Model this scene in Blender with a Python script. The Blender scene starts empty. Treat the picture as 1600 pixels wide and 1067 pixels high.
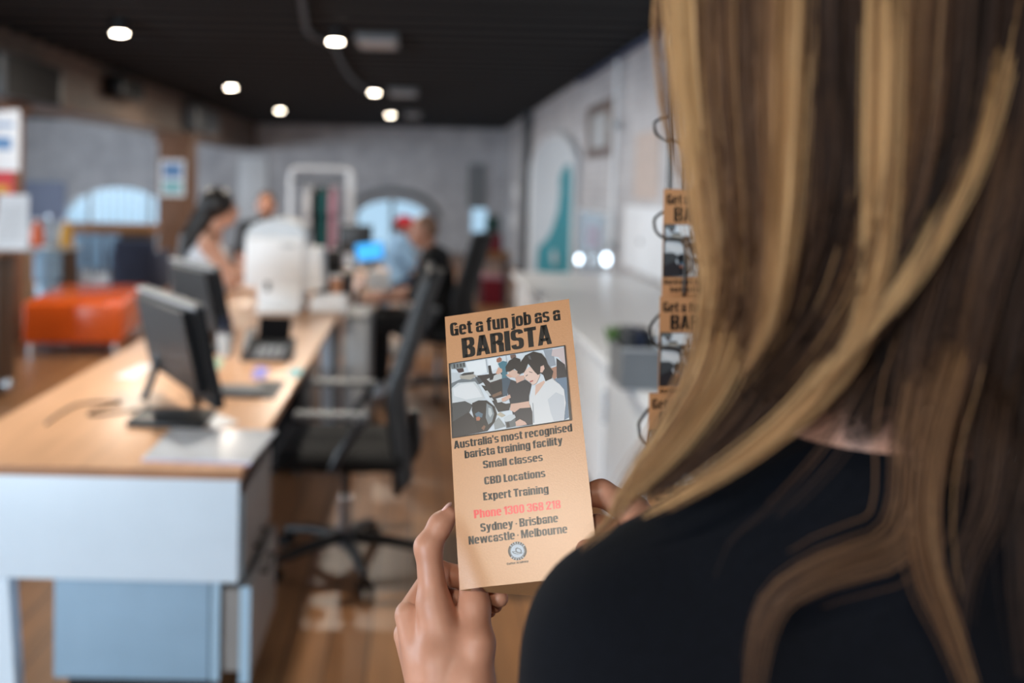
import bpy, bmesh, math, random
import numpy as np
from mathutils import Vector, Matrix
from mathutils.geometry import tessellate_polygon
random.seed(7)
RNG = np.random.default_rng(7)
SC = bpy.context.scene
COL = SC.collection
R = math.radians

# ------------------------------------------------------------------ camera, world, exposure
F = 35.0 / 36.0 * 1600.0
PITCH, ROLL = R(2.5), R(1.3)
CAM = Vector((0, 0, 1.5))
VPX, VPY = 655.0, 288.0                       # where lines along +Y meet in the picture
_f = Vector((0, math.cos(PITCH), -math.sin(PITCH)))
_u0 = Vector((0, math.sin(PITCH), math.cos(PITCH)))
_r0 = Vector((1, 0, 0))
_r = _r0 * math.cos(ROLL) + _u0 * math.sin(ROLL)
_u = _u0 * math.cos(ROLL) - _r0 * math.sin(ROLL)
CX = VPX - F * math.tan(PITCH) * math.sin(ROLL)
CY = VPY + F * math.tan(PITCH) * math.cos(ROLL)
cam = bpy.data.cameras.new('camera')
cam_o = bpy.data.objects.new('camera', cam)
COL.objects.link(cam_o)
cam_o.matrix_world = Matrix(((_r.x, _u.x, -_f.x, CAM.x), (_r.y, _u.y, -_f.y, CAM.y), (_r.z, _u.z, -_f.z, CAM.z), (0, 0, 0, 1)))
cam.lens = 35.0
cam.sensor_width = 36.0
cam.shift_x = (800.0 - CX) / 1600.0
cam.shift_y = (CY - 533.5) / 1600.0
cam.clip_start = 0.05
cam.clip_end = 200
cam.dof.use_dof = True
cam.dof.focus_distance = 0.745
cam.dof.aperture_fstop = 3.3
SC.camera = cam_o

def P(px, py, Y):
    d = _f + _r * ((px - CX) / F) - _u * ((py - CY) / F)
    return CAM + d * (Y / d.y)

def PZ(px, py, z):
    d = _f + _r * ((px - CX) / F) - _u * ((py - CY) / F)
    return CAM + d * ((z - CAM.z) / d.z)

SC.view_settings.view_transform = 'Standard'
SC.view_settings.look = 'None'
SC.view_settings.gamma = 1.0
SC.view_settings.use_curve_mapping = False
SC.view_settings.exposure = 0.0
SC.cycles.use_denoising = True
SC.cycles.max_bounces = 8
SC.cycles.sample_clamp_indirect = 6.0

def lin(c):
    c = c / 255.0
    return c / 12.92 if c <= 0.04045 else ((c + 0.055) / 1.055) ** 2.4

def rgb(r, g, b):
    return (lin(r), lin(g), lin(b), 1.0)

w = bpy.data.worlds.new('sky')
SC.world = w
w.use_nodes = True
bg = w.node_tree.nodes['Background']
bg.inputs[0].default_value = rgb(176, 212, 238)
bg.inputs[1].default_value = 1.2

CEIL = 2.8
def area(name, loc, rot, sx, sy, power, color, shape='RECTANGLE'):
    l = bpy.data.lights.new(name, 'AREA')
    l.shape = shape
    l.size = sx
    l.size_y = sy
    l.energy = power
    l.color = color
    o = bpy.data.objects.new(name, l)
    o.location = loc
    o.rotation_euler = rot
    COL.objects.link(o)
    return o
# added fill outside unseen made-up windows, rear and left; daylight at the far windows
area('fill_light_rear', (-4.1, -3.95, 1.45), (R(90), 0, 0), 3.2, 2.0, 620, (0.72, 0.87, 1.0))
area('fill_light_left', (-10.25, 10.0, 1.4), (0, R(-90), 0), 1.8, 17.0, 1100, (0.80, 0.90, 1.0))
area('daylight_far', (-5.9, 22.3, 0.95), (R(-90), 0, 0), 3.2, 1.0, 120, (0.78, 0.9, 1.0))
LAMP_POWER, LAMP_COLOR = 42, (1.0, 0.90, 0.77)

# ------------------------------------------------------------------ materials
MATS = {}
def mat(name, color, rough=0.5, metal=0.0, noise=0.0, scale=8.0, coat=0.0, emit=0.0, bump=0.0, alpha=1.0, trans=0.0, sheen=0.0, sss=0.0, spec=0.5, stretch=(1, 1, 1), coatr=0.12):
    if name in MATS:
        return MATS[name]
    m = bpy.data.materials.new(name)
    m.use_nodes = True
    nt = m.node_tree
    b = nt.nodes['Principled BSDF']
    b.inputs['Base Color'].default_value = color
    b.inputs['Roughness'].default_value = rough
    b.inputs['Metallic'].default_value = metal
    b.inputs['Specular IOR Level'].default_value = spec
    if coat:
        b.inputs['Coat Weight'].default_value = coat
        b.inputs['Coat Roughness'].default_value = coatr
    if trans:
        b.inputs['Transmission Weight'].default_value = trans
    if sheen:
        b.inputs['Sheen Weight'].default_value = sheen
    if sss:
        b.inputs['Subsurface Weight'].default_value = sss
        b.inputs['Subsurface Radius'].default_value = (0.012, 0.005, 0.003)
        b.inputs['Subsurface Scale'].default_value = 0.5
    if alpha < 1:
        b.inputs['Alpha'].default_value = alpha
    if emit:
        b.inputs['Emission Color'].default_value = color
        b.inputs['Emission Strength'].default_value = emit
    if noise or bump:
        tc = nt.nodes.new('ShaderNodeTexCoord')
        mp = nt.nodes.new('ShaderNodeMapping')
        mp.inputs['Scale'].default_value = stretch
        nz = nt.nodes.new('ShaderNodeTexNoise')
        nz.inputs['Scale'].default_value = scale
        nz.inputs['Detail'].default_value = 6
        nt.links.new(tc.outputs['Object'], mp.inputs['Vector'])
        nt.links.new(mp.outputs['Vector'], nz.inputs['Vector'])
        if noise:
            rp = nt.nodes.new('ShaderNodeValToRGB')
            c0 = [max(0, c * (1 - noise)) for c in color[:3]] + [1]
            c1 = [min(1, c * (1 + noise)) for c in color[:3]] + [1]
            rp.color_ramp.elements[0].color = c0
            rp.color_ramp.elements[1].color = c1
            rp.color_ramp.elements[0].position = 0.3
            rp.color_ramp.elements[1].position = 0.7
            nt.links.new(nz.outputs['Fac'], rp.inputs['Fac'])
            nt.links.new(rp.outputs['Color'], b.inputs['Base Color'])
        if bump:
            bp = nt.nodes.new('ShaderNodeBump')
            bp.inputs['Strength'].default_value = bump
            bp.inputs['Distance'].default_value = 0.01
            nt.links.new(nz.outputs['Fac'], bp.inputs['Height'])
            nt.links.new(bp.outputs['Normal'], b.inputs['Normal'])
    MATS[name] = m
    return m

def brick_mat(name, c1, c2, mortar, bw, bh, msize, rough, rot=(0, 0, 0), bump=0.3, wood=False, coat=0.0):
    m = bpy.data.materials.new(name)
    m.use_nodes = True
    nt = m.node_tree
    b = nt.nodes['Principled BSDF']
    b.inputs['Roughness'].default_value = rough
    if coat:
        b.inputs['Coat Weight'].default_value = coat
        b.inputs['Coat Roughness'].default_value = 0.25
    tc = nt.nodes.new('ShaderNodeTexCoord')
    mp = nt.nodes.new('ShaderNodeMapping')
    mp.inputs['Rotation'].default_value = rot
    br = nt.nodes.new('ShaderNodeTexBrick')
    br.inputs['Color1'].default_value = c1
    br.inputs['Color2'].default_value = c2
    br.inputs['Mortar'].default_value = mortar
    br.inputs['Scale'].default_value = 1.0
    br.inputs['Mortar Size'].default_value = msize
    br.inputs['Brick Width'].default_value = bw
    br.inputs['Row Height'].default_value = bh
    nt.links.new(tc.outputs['Object'], mp.inputs['Vector'])
    nt.links.new(mp.outputs['Vector'], br.inputs['Vector'])
    col = br.outputs['Color']
    nz = nt.nodes.new('ShaderNodeTexNoise')
    nz.inputs['Detail'].default_value = 5
    mp2 = nt.nodes.new('ShaderNodeMapping')
    mp2.inputs['Scale'].default_value = (18, 1.2, 10) if wood else (2, 2, 2)
    nt.links.new(tc.outputs['Object'], mp2.inputs['Vector'])
    nt.links.new(mp2.outputs['Vector'], nz.inputs['Vector'])
    nz.inputs['Scale'].default_value = 1.5
    mx = nt.nodes.new('ShaderNodeMix')
    mx.data_type = 'RGBA'
    mx.blend_type = 'OVERLAY'
    mx.inputs[0].default_value = 0.45
    nt.links.new(col, mx.inputs[6])
    nt.links.new(nz.outputs['Fac'], mx.inputs[7])
    nt.links.new(mx.outputs[2], b.inputs['Base Color'])
    bp = nt.nodes.new('ShaderNodeBump')
    bp.inputs['Strength'].default_value = bump
    bp.inputs['Distance'].default_value = 0.005
    nt.links.new(br.outputs['Fac'], bp.inputs['Height'])
    bp.invert = True
    nt.links.new(bp.outputs['Normal'], b.inputs['Normal'])
    MATS[name] = m
    return m

brick_mat('floor_boards', rgb(150, 106, 68), rgb(128, 88, 56), rgb(70, 46, 30), 1.8, 0.13, 0.004, 0.38, rot=(0, 0, R(90)), wood=True)
brick_mat('painted_brick', rgb(196, 196, 200), rgb(186, 186, 191), rgb(168, 168, 174), 0.24, 0.085, 0.008, 0.6, rot=(R(90), 0, 0))
brick_mat('painted_brick_side', rgb(196, 194, 196), rgb(188, 186, 189), rgb(172, 170, 174), 0.24, 0.085, 0.008, 0.6, rot=(R(90), R(90), 0))
mat('ceiling_black', rgb(14, 14, 17), 0.75, noise=0.2)
mat('old_timber', rgb(112, 94, 82), 0.65, noise=0.35, scale=5, stretch=(6, 1, 6))
mat('column_timber', rgb(112, 78, 56), 0.6, noise=0.3, scale=6, stretch=(6, 6, 1))
mat('desk_wood', rgb(203, 159, 124), 0.33, noise=0.10, scale=3, stretch=(12, 1, 1))
mat('desk_edge', rgb(165, 115, 78), 0.45, noise=0.1)
mat('panel_white', rgb(216, 230, 242), 0.4, noise=0.02)
mat('pedestal_blue', rgb(150, 178, 200), 0.42, noise=0.04)
mat('pedestal_strip', rgb(168, 196, 216), 0.35)
mat('drawer_grey', rgb(140, 134, 130), 0.5, noise=0.05)
mat('black_plastic', rgb(14, 15, 18), 0.38, noise=0.1)
mat('black_gloss', rgb(10, 11, 14), 0.12)
mat('monitor_back', rgb(20, 21, 23), 0.42, spec=.3)
mat('black_fabric', rgb(11, 12, 14), 0.85, noise=0.25, scale=120, bump=0.2)
mat('mesh_fabric', rgb(24, 25, 29), 0.75, noise=0.3, scale=200, bump=0.3)
mat('dark_grey', rgb(50, 54, 60), 0.4, noise=0.08)
mat('mid_grey', rgb(120, 124, 128), 0.45, noise=0.06)
mat('light_grey', rgb(178, 182, 186), 0.45, noise=0.04)
mat('steel', rgb(170, 174, 180), 0.25, metal=0.9)
mat('chrome', rgb(225, 228, 232), 0.07, metal=1.0)
mat('wire_dark', rgb(58, 52, 48), 0.3, metal=0.7)
mat('white_plastic', rgb(226, 229, 233), 0.35, noise=0.015)
mat('white_paper', rgb(232, 236, 242), 0.6, noise=0.03)
mat('glossy_paper', rgb(214, 220, 230), 0.16, noise=0.05, scale=14, coat=0.6)
mat('print_lilac', rgb(188, 172, 196), 0.3, noise=0.15)
mat('orange_vinyl', rgb(220, 92, 30), 0.2, noise=0.05)
mat('dark_wood', rgb(74, 54, 40), 0.5, noise=0.25, scale=5, stretch=(6, 6, 1))
mat('bar_wood', rgb(136, 92, 54), 0.4, noise=0.25, stretch=(1, 8, 8))
mat('skin', rgb(186, 132, 106), 0.46, noise=0.09, scale=40, sss=0.12)
mat('skin_warm', rgb(168, 118, 96), 0.5, noise=0.05, scale=25)
mat('skin_pale', rgb(206, 152, 126), 0.5, noise=0.05, scale=25)
mat('nail', rgb(236, 190, 178), 0.2, coat=0.5)
mat('eye_dark', rgb(30, 22, 20), 0.2)
mat('shirt_navy', rgb(9, 11, 17), 0.95, noise=0.2, scale=300, spec=.15)
mat('cloth_black', rgb(8, 8, 11), 0.9, noise=0.2)
mat('cloth_white', rgb(222, 224, 230), 0.85, noise=0.04)
mat('cloth_blue', rgb(140, 176, 210), 0.85, noise=0.06)
mat('cloth_red', rgb(178, 26, 44), 0.8, noise=0.08)
mat('cloth_green', rgb(22, 58, 56), 0.85, noise=0.1)
mat('cloth_teal', rgb(24, 94, 96), 0.85, noise=0.1)
mat('cloth_pink', rgb(186, 140, 156), 0.85, noise=0.08)
mat('cloth_denim', rgb(44, 52, 74), 0.85, noise=0.15)
mat('cloth_maroon', rgb(120, 22, 40), 0.85, noise=0.1)
mat('hair_black', rgb(22, 17, 16), 0.45, noise=0.3, scale=60)
mat('hair_brown', rgb(74, 48, 30), 0.5, noise=0.3, scale=60)
mat('hair_stubble', rgb(120, 88, 70), 0.7, noise=0.1)
mat('flyer_kraft', rgb(190, 136, 91), 0.33, noise=0.035, scale=900, bump=0.05, spec=.5, coat=.6, coatr=.29)
mat('ink_black', rgb(5, 4, 4), 0.33, spec=.35, coat=.28, coatr=.27)
mat('ink_red', rgb(222, 34, 34), 0.33, spec=.4, coat=.5, coatr=.29)
mat('teal_print', rgb(0, 132, 148), 0.5, noise=0.06)
mat('white_print', rgb(196, 204, 212), 0.45, noise=0.03)
mat('blue_paint', rgb(30, 56, 96), 0.5)
mat('screen_blue', rgb(40, 150, 225), 0.3, emit=0.9)
mat('lamp_glow', rgb(255, 240, 218), 0.5, emit=45.0)
mat('spot_glow', rgb(222, 240, 255), 0.5, emit=7.0)
mat('glass_clear', rgb(220, 235, 245), 0.04, alpha=0.16)
mat('glass_blue', rgb(205, 228, 245), 0.05, alpha=0.22)
mat('pane_glass', rgb(214, 232, 246), 0.08, alpha=0.10)
mat('stool_clear', rgb(168, 204, 232), 0.12, alpha=0.75, trans=0.2)
mat('yellow', rgb(214, 160, 50), 0.4)
mat('orange', rgb(222, 96, 36), 0.4)
mat('red_print', rgb(200, 60, 64), 0.5)
mat('blue_print', rgb(96, 140, 190), 0.5)
mat('sticky_purple', rgb(140, 140, 214), 0.6)
mat('sticky_teal', rgb(120, 186, 196), 0.6)
mat('sticky_green', rgb(176, 204, 180), 0.6)
mat('board_lilac', rgb(140, 150, 178), 0.55, noise=0.03)
mat('leaf_green', rgb(92, 128, 66), 0.6, noise=0.2)
mat('brown_card', rgb(150, 104, 74), 0.6, noise=0.1)
mat('poster_brown', rgb(106, 88, 82), 0.45, noise=0.15)
mat('poster_pink', rgb(196, 150, 164), 0.5, noise=0.1)

# ------------------------------------------------------------------ mesh helpers
class MB:
    """collects shapes; build() links them as ONE mesh object"""
    def __init__(self):
        self.v, self.f, self.m = [], [], []
    def add(self, verts, faces, mi=0):
        o = len(self.v)
        self.v += [tuple(p) for p in verts]
        self.f += [tuple(i + o for i in f) for f in faces]
        self.m += [mi] * len(faces)
        return self
    def box(self, x0, y0, z0, x1, y1, z1, bev=0.0, mi=0, M=None):
        bm = bmesh.new()
        bmesh.ops.create_cube(bm, size=1.0)
        for v in bm.verts:
            v.co = Vector(((x0 + x1) / 2 + v.co.x * (x1 - x0), (y0 + y1) / 2 + v.co.y * (y1 - y0), (z0 + z1) / 2 + v.co.z * (z1 - z0)))
        if bev:
            bmesh.ops.bevel(bm, geom=list(bm.edges), offset=bev, segments=3, affect='EDGES', profile=0.5)
        return self._bm(bm, mi, M)
    def _bm(self, bm, mi=0, M=None):
        bm.verts.index_update()
        vs = [(M @ v.co) if M else v.co.copy() for v in bm.verts]
        fs = [[v.index for v in f.verts] for f in bm.faces]
        bm.free()
        return self.add(vs, fs, mi)
    def sphere(self, c, rx, ry=None, rz=None, mi=0, n=16, M=None):
        ry = rx if ry is None else ry
        rz = rx if rz is None else rz
        bm = bmesh.new()
        bmesh.ops.create_uvsphere(bm, u_segments=n, v_segments=max(6, n // 2 + 2), radius=1.0)
        for v in bm.verts:
            v.co = Vector((c[0] + v.co.x * rx, c[1] + v.co.y * ry, c[2] + v.co.z * rz))
        return self._bm(bm, mi, M)
    def tube(self, pts, r, n=10, mi=0, closed=False, rs=None, cap=True):
        pts = [Vector(p) for p in pts]
        N = len(pts)
        verts, faces = [], []
        up = None
        for i, p in enumerate(pts):
            if closed:
                t = (pts[(i + 1) % N] - pts[i - 1]).normalized()
            else:
                t = (pts[min(i + 1, N - 1)] - pts[max(i - 1, 0)]).normalized()
            if up is None:
                up = t.orthogonal().normalized()
            else:
                up = (up - t * up.dot(t))
                up = up.normalized() if up.length > 1e-6 else t.orthogonal().normalized()
            s = t.cross(up)
            rr = rs[i] if rs else r
            for k in range(n):
                a = 2 * math.pi * k / n
                verts.append(p + (up * math.cos(a) + s * math.sin(a)) * rr)
        M = N if closed else N - 1
        for i in range(M):
            for k in range(n):
                a, b = i * n + k, i * n + (k + 1) % n
                c, d = ((i + 1) % N) * n + (k + 1) % n, ((i + 1) % N) * n + k
                faces.append((a, b, c, d))
        if cap and not closed:
            faces.append(tuple(range(n - 1, -1, -1)))
            faces.append(tuple((N - 1) * n + k for k in range(n)))
        return self.add(verts, faces, mi)
    def cyl(self, p0, p1, r, r2=None, n=20, mi=0):
        return self.tube([p0, p1], r, n, mi, rs=[r, r if r2 is None else r2])
    def lathe(self, c, prof, n=24, mi=0):
        verts, faces = [], []
        for (r, z) in prof:
            for k in range(n):
                a = 2 * math.pi * k / n
                verts.append((c[0] + r * math.cos(a), c[1] + r * math.sin(a), c[2] + z))
        for i in range(len(prof) - 1):
            for k in range(n):
                faces.append((i * n + k, i * n + (k + 1) % n, (i + 1) * n + (k + 1) % n, (i + 1) * n + k))
        faces.append(tuple(range(n - 1, -1, -1)))
        faces.append(tuple((len(prof) - 1) * n + k for k in range(n)))
        return self.add(verts, faces, mi)
    def slab(self, poly, d, mi=0):
        """polygon (3-D points, planar) extruded by vector d"""
        d = Vector(d)
        a = [Vector(p) for p in poly]
        n = len(a)
        return self.add(a + [p + d for p in a], [tuple(range(n))[::-1], tuple(range(n, 2 * n))] + [(i, (i + 1) % n, n + (i + 1) % n, n + i) for i in range(n)], mi)
    def build(self, name, mats, parent=None, o=None, smooth=None, kind=None):
        me = bpy.data.meshes.new(name)
        off = Vector(o) if o is not None else Vector((0, 0, 0))
        me.from_pydata([tuple(Vector(p) - off) for p in self.v], [], self.f)
        mats = mats if isinstance(mats, (list, tuple)) else [mats]
        for m in mats:
            me.materials.append(MATS[m] if isinstance(m, str) else m)
        me.polygons.foreach_set('material_index', self.m)
        me.update()
        bm = bmesh.new()
        bm.from_mesh(me)
        bmesh.ops.recalc_face_normals(bm, faces=bm.faces)
        bm.to_mesh(me)
        bm.free()
        if smooth is None or smooth:
            me.shade_smooth()
            me.set_sharp_from_angle(angle=R(38))
        ob = bpy.data.objects.new(name, me)
        COL.objects.link(ob)
        if parent is not None:
            ob.parent = parent
        if kind:
            ob['kind'] = kind
        return ob

def thing(name, label, cat, loc=(0, 0, 0), rz=0.0, group=None):
    o = bpy.data.objects.new(name, None)
    o.empty_display_size = 0.1
    o.location = loc
    o.rotation_euler = (0, 0, rz)
    COL.objects.link(o)
    return tag(o, label, cat, group)

def tag(o, label, cat, group=None):
    o['label'] = label
    o['category'] = cat
    if group:
        o['group'] = group
    return o

def copy_tree(o, parent=None):
    c = o.copy()
    COL.objects.link(c)
    c.parent = parent
    for ch in list(o.children):
        copy_tree(ch, c)
    return c

def one(mb, name, mats, label, cat, loc=(0, 0, 0), group=None, rz=0.0):
    """a thing that is one mesh: geometry given relative to loc"""
    ob = mb.build(name, mats)
    ob.location = loc
    ob.rotation_euler = (0, 0, rz)
    return tag(ob, label, cat, group)

# ------------------------------------------------------------------ smooth-union bodies (surface nets)
def cone(a, b, ra, rb):
    return ('c', Vector(a), Vector(b), ra, rb)
def ell(c, rx, ry, rz):
    return ('e', Vector(c), (rx, ry, rz))

def sdf_mesh(prims, res, k):
    """round cones and ellipsoids blended into ONE closed surface -> verts, faces"""
    lo, hi = np.full(3, 1e9), np.full(3, -1e9)
    boxes = []
    for p in prims:
        if p[0] == 'c':
            a, b, r = np.array(p[1]), np.array(p[2]), max(p[3], p[4])
            l, h = np.minimum(a, b) - r, np.maximum(a, b) + r
        else:
            c, r = np.array(p[1]), np.array(p[2])
            l, h = c - r, c + r
        boxes.append((l, h))
        lo, hi = np.minimum(lo, l), np.maximum(hi, h)
    pad = 2 * k + 3 * res
    lo, hi = lo - pad, hi + pad
    n = np.ceil((hi - lo) / res).astype(int) + 1
    D = np.full(tuple(n), 1.0, dtype=np.float32)
    ax = [(lo[i] + np.arange(n[i]) * res).astype(np.float32) for i in range(3)]
    for p, (l, h) in zip(prims, boxes):
        i0 = np.maximum(np.floor((l - pad - lo) / res).astype(int), 0)
        i1 = np.minimum(np.ceil((h + pad - lo) / res).astype(int) + 1, n)
        X = ax[0][i0[0]:i1[0]][:, None, None]
        Y = ax[1][i0[1]:i1[1]][None, :, None]
        Z = ax[2][i0[2]:i1[2]][None, None, :]
        if p[0] == 'c':
            a, b = p[1], p[2]
            ba = b - a
            L = max(ba.dot(ba), 1e-12)
            t = np.clip(((X - a.x) * ba.x + (Y - a.y) * ba.y + (Z - a.z) * ba.z) / L, 0, 1)
            d = np.sqrt((X - a.x - t * ba.x) ** 2 + (Y - a.y - t * ba.y) ** 2 + (Z - a.z - t * ba.z) ** 2) - (p[3] + (p[4] - p[3]) * t)
        else:
            c, r = p[1], p[2]
            k0 = np.sqrt(((X - c.x) / r[0]) ** 2 + ((Y - c.y) / r[1]) ** 2 + ((Z - c.z) / r[2]) ** 2)
            k1 = np.sqrt(((X - c.x) / r[0] ** 2) ** 2 + ((Y - c.y) / r[1] ** 2) ** 2 + ((Z - c.z) / r[2] ** 2) ** 2)
            d = k0 * (k0 - 1.0) / np.maximum(k1, 1e-6)
        S = D[i0[0]:i1[0], i0[1]:i1[1], i0[2]:i1[2]]
        hh = np.clip(0.5 + 0.5 * (S - d) / k, 0, 1)
        D[i0[0]:i1[0], i0[1]:i1[1], i0[2]:i1[2]] = S + (d - S) * hh - k * hh * (1 - hh)
    neg = D < 0
    corners = [(i, j, l) for i in (0, 1) for j in (0, 1) for l in (0, 1)]
    sl = lambda A, c: A[c[0]:A.shape[0] - 1 + c[0], c[1]:A.shape[1] - 1 + c[1], c[2]:A.shape[2] - 1 + c[2]]
    cnt = sum(sl(neg, c).astype(np.int8) for c in corners)
    act = (cnt > 0) & (cnt < 8)
    idx = np.full(act.shape, -1, dtype=np.int64)
    ijk = np.argwhere(act)
    idx[act] = np.arange(len(ijk))
    acc = np.zeros((len(ijk), 3))
    num = np.zeros(len(ijk))
    for c0 in corners:
        for c1 in corners:
            if sum(abs(c0[q] - c1[q]) for q in range(3)) == 1 and c0 < c1:
                a = D[ijk[:, 0] + c0[0], ijk[:, 1] + c0[1], ijk[:, 2] + c0[2]]
                b = D[ijk[:, 0] + c1[0], ijk[:, 1] + c1[1], ijk[:, 2] + c1[2]]
                s = (a < 0) != (b < 0)
                t = np.where(s, a / np.where(s, a - b, 1), 0)
                pos = np.array(c0)[None] + t[:, None] * (np.array(c1) - np.array(c0))[None]
                acc += pos * s[:, None]
                num += s
    V = lo + (ijk + acc / num[:, None]) * res
    Fs = []
    for axis in range(3):
        A = [slice(None)] * 3
        B = [slice(None)] * 3
        A[axis], B[axis] = slice(0, -1), slice(1, None)
        e = np.argwhere(neg[tuple(A)] != neg[tuple(B)])
        u, v = (axis + 1) % 3, (axis + 2) % 3
        ok = (e[:, u] > 0) & (e[:, v] > 0)
        e = e[ok]
        q = []
        for du, dv in ((-1, -1), (0, -1), (0, 0), (-1, 0)):
            g = e.copy()
            g[:, u] += du
            g[:, v] += dv
            q.append(idx[g[:, 0], g[:, 1], g[:, 2]])
        q = np.stack(q, 1)
        fl = neg[e[:, 0], e[:, 1], e[:, 2]]
        q[~fl] = q[~fl][:, ::-1]
        Fs.append(q)
    return V, np.concatenate(Fs)

def sdf_obj(prims, res, k, name, m, parent=None, o=(0, 0, 0)):
    V, Fq = sdf_mesh(prims, res, k)
    V = V - np.array(o)
    me = bpy.data.meshes.new(name)
    me.from_pydata(V.tolist(), [], Fq.tolist())
    me.materials.append(MATS[m])
    me.shade_smooth()
    ob = bpy.data.objects.new(name, me)
    COL.objects.link(ob)
    if parent is not None:
        ob.parent = parent
    return ob

def grow(prims, d):
    out = []
    for p in prims:
        if p[0] == 'c':
            out.append(('c', p[1], p[2], p[3] + d, p[4] + d))
        else:
            out.append(('e', p[1], tuple(r + d for r in p[2])))
    return out
# ------------------------------------------------------------------ the room
XL, XR, YB, YN = -10.0, 1.85, 22.0, -3.6
def struct(name, mb, m, parent=None, smooth=None):
    ob = mb.build(name, m, parent, smooth=smooth)
    if parent is None:
        ob['kind'] = 'structure'
    return ob

struct('floor', MB().box(XL - .2, YN - .2, -.12, XR + .2, YB + .2, 0), 'floor_boards')
mb = MB().box(XL - .2, YN - .2, CEIL, XR + .2, YB + .2, CEIL + .1)
y = YN + .2
while y < YB - .1:                              # dark boards running across the ceiling
    mb.box(XL, y, CEIL - .05, XR, y + .16, CEIL + .001)
    y += .42
struct('ceiling', mb, 'ceiling_black', smooth=False)

def arch_hole(cx, hw, z0, zs, zt, n=18):
    pts = [(cx - hw, z0), (cx + hw, z0), (cx + hw, zs)]
    for i in range(1, n):
        a = math.pi * i / n
        pts.append((cx + hw * math.cos(a), zs + (zt - zs) * math.sin(a)))
    pts.append((cx - hw, zs))
    return pts

def wall_with_holes(name, x0, x1, z0, z1, y, th, holes, m):
    """wall in the plane y (front) .. y+th with real openings and reveals"""
    outer = [(x0, z0), (x1, z0), (x1, z1), (x0, z1)]
    loops = [outer] + [h[::-1] for h in holes]
    flat = [p for l in loops for p in l]
    tris = tessellate_polygon([[Vector((p[0], p[1], 0)) for p in l] for l in loops])
    mb = MB()
    n = len(flat)
    mb.add([(p[0], y, p[1]) for p in flat] + [(p[0], y + th, p[1]) for p in flat], [tuple(t) for t in tris] + [tuple(i + n for i in t[::-1]) for t in tris])
    o = 0
    for l in loops:
        k = len(l)
        mb.add([(p[0], y, p[1]) for p in l] + [(p[0], y + th, p[1]) for p in l], [(i, (i + 1) % k, k + (i + 1) % k, k + i) for i in range(k)])
    return struct(name, mb, m, smooth=False)

c1, c2, c3 = P(185, 350, YB), P(612, 350, YB), P(749, 350, YB)
W1 = arch_hole(c1.x, 1.30, .05, c1.z - .10, P(185, 291, YB).z)
W2 = arch_hole(c2.x, .80, .05, c2.z + .15, P(612, 311, YB).z)
W3 = [(c3.x - .19, .45), (c3.x + .19, .45), (c3.x + .19, P(749, 325, YB).z), (c3.x - .19, P(749, 325, YB).z)]
wall_with_holes('wall_back', XL, XR, 0, CEIL, YB, .3, [W1, W2, W3], 'painted_brick')
struct('wall_right', MB().box(XR, YN - .2, 0, XR + .2, YB + .2, CEIL), 'painted_brick_side')
# wall to the left with a long unseen window added for fill light
mb = MB()
mb.box(XL - .2, YN, 0, XL, YB, .45).box(XL - .2, YN, 2.35, XL, YB, CEIL).box(XL - .2, YN, .45, XL, 1.3, 2.35).box(XL - .2, 18.7, .45, XL, YB, 2.35)
struct('wall_left', mb, 'painted_brick_side')
mb = MB()
mb.box(XL, YN - .2, 0, XR, YN, .35).box(XL, YN - .2, 2.55, XR, YN, CEIL).box(XL, YN - .2, .35, -5.7, YN, 2.55).box(-2.5, YN - .2, .35, XR, YN, 2.55)
struct('wall_rear', mb, 'painted_brick')

def window(name, frame_mb, pane_mb):
    f = struct(name, frame_mb, 'mid_grey')
    pane_mb.build('pane', 'pane_glass', f)
def arch_frame(hole, y, bars, z0, zt_fn):
    mb = MB()
    mb.tube([(p[0], y, p[1]) for p in hole], .035, 6, closed=True)
    for x in bars:
        mb.box(x - .045, y - .02, z0, x + .045, y + .02, zt_fn(x))
    return mb
def pane(hole, y):
    return MB().slab([(p[0], y, p[1]) for p in hole], (0, .012, 0))
zt1 = lambda x: c1.z - .10 + (P(185, 291, YB).z - c1.z + .10) * math.sqrt(max(0, 1 - ((x - c1.x) / 1.30) ** 2))
zt2 = lambda x: c2.z + .15 + (P(612, 311, YB).z - c2.z - .15) * math.sqrt(max(0, 1 - ((x - c2.x) / .80) ** 2))
mbw = arch_frame(W1, YB + .15, [c1.x - .68, c1.x + .66], .05, zt1)
for k in range(7):
    x = c1.x - .5 + k * .17
    mbw.box(x - .008, YB + .14, .05, x + .008, YB + .16, zt1(x))
window('window_1', mbw, pane(W1, YB + .16))
window('window_2', arch_frame(W2, YB + .15, [c2.x], .05, zt2), pane(W2, YB + .16))
window('window_3', MB().tube([(p[0], YB + .15, p[1]) for p in W3], .03, 6, closed=True), pane(W3, YB + .16))
mb = MB()
for x in (-5.7, -4.1, -2.5):
    mb.box(x - .04, YN - .14, .35, x + .04, YN - .06, 2.55)
mb.box(-5.7, YN - .13, .35, -2.5, YN - .07, .43).box(-5.7, YN - .13, 2.47, -2.5, YN - .07, 2.55)
window('fill_window_rear', mb, MB().box(-5.7, YN - .105, .35, -2.5, YN - .095, 2.55))  # unseen window added to carry the rear fill light
mb = MB()
for yy in (1.3, 4.2, 7.1, 10.0, 12.9, 15.8, 18.7):
    mb.box(XL - .14, yy - .04, .45, XL - .06, yy + .04, 2.35)
window('fill_window_left', mb, MB().box(XL - .105, 1.3, .45, XL - .095, 18.7, 2.35))  # unseen window added to carry the left fill light
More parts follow.
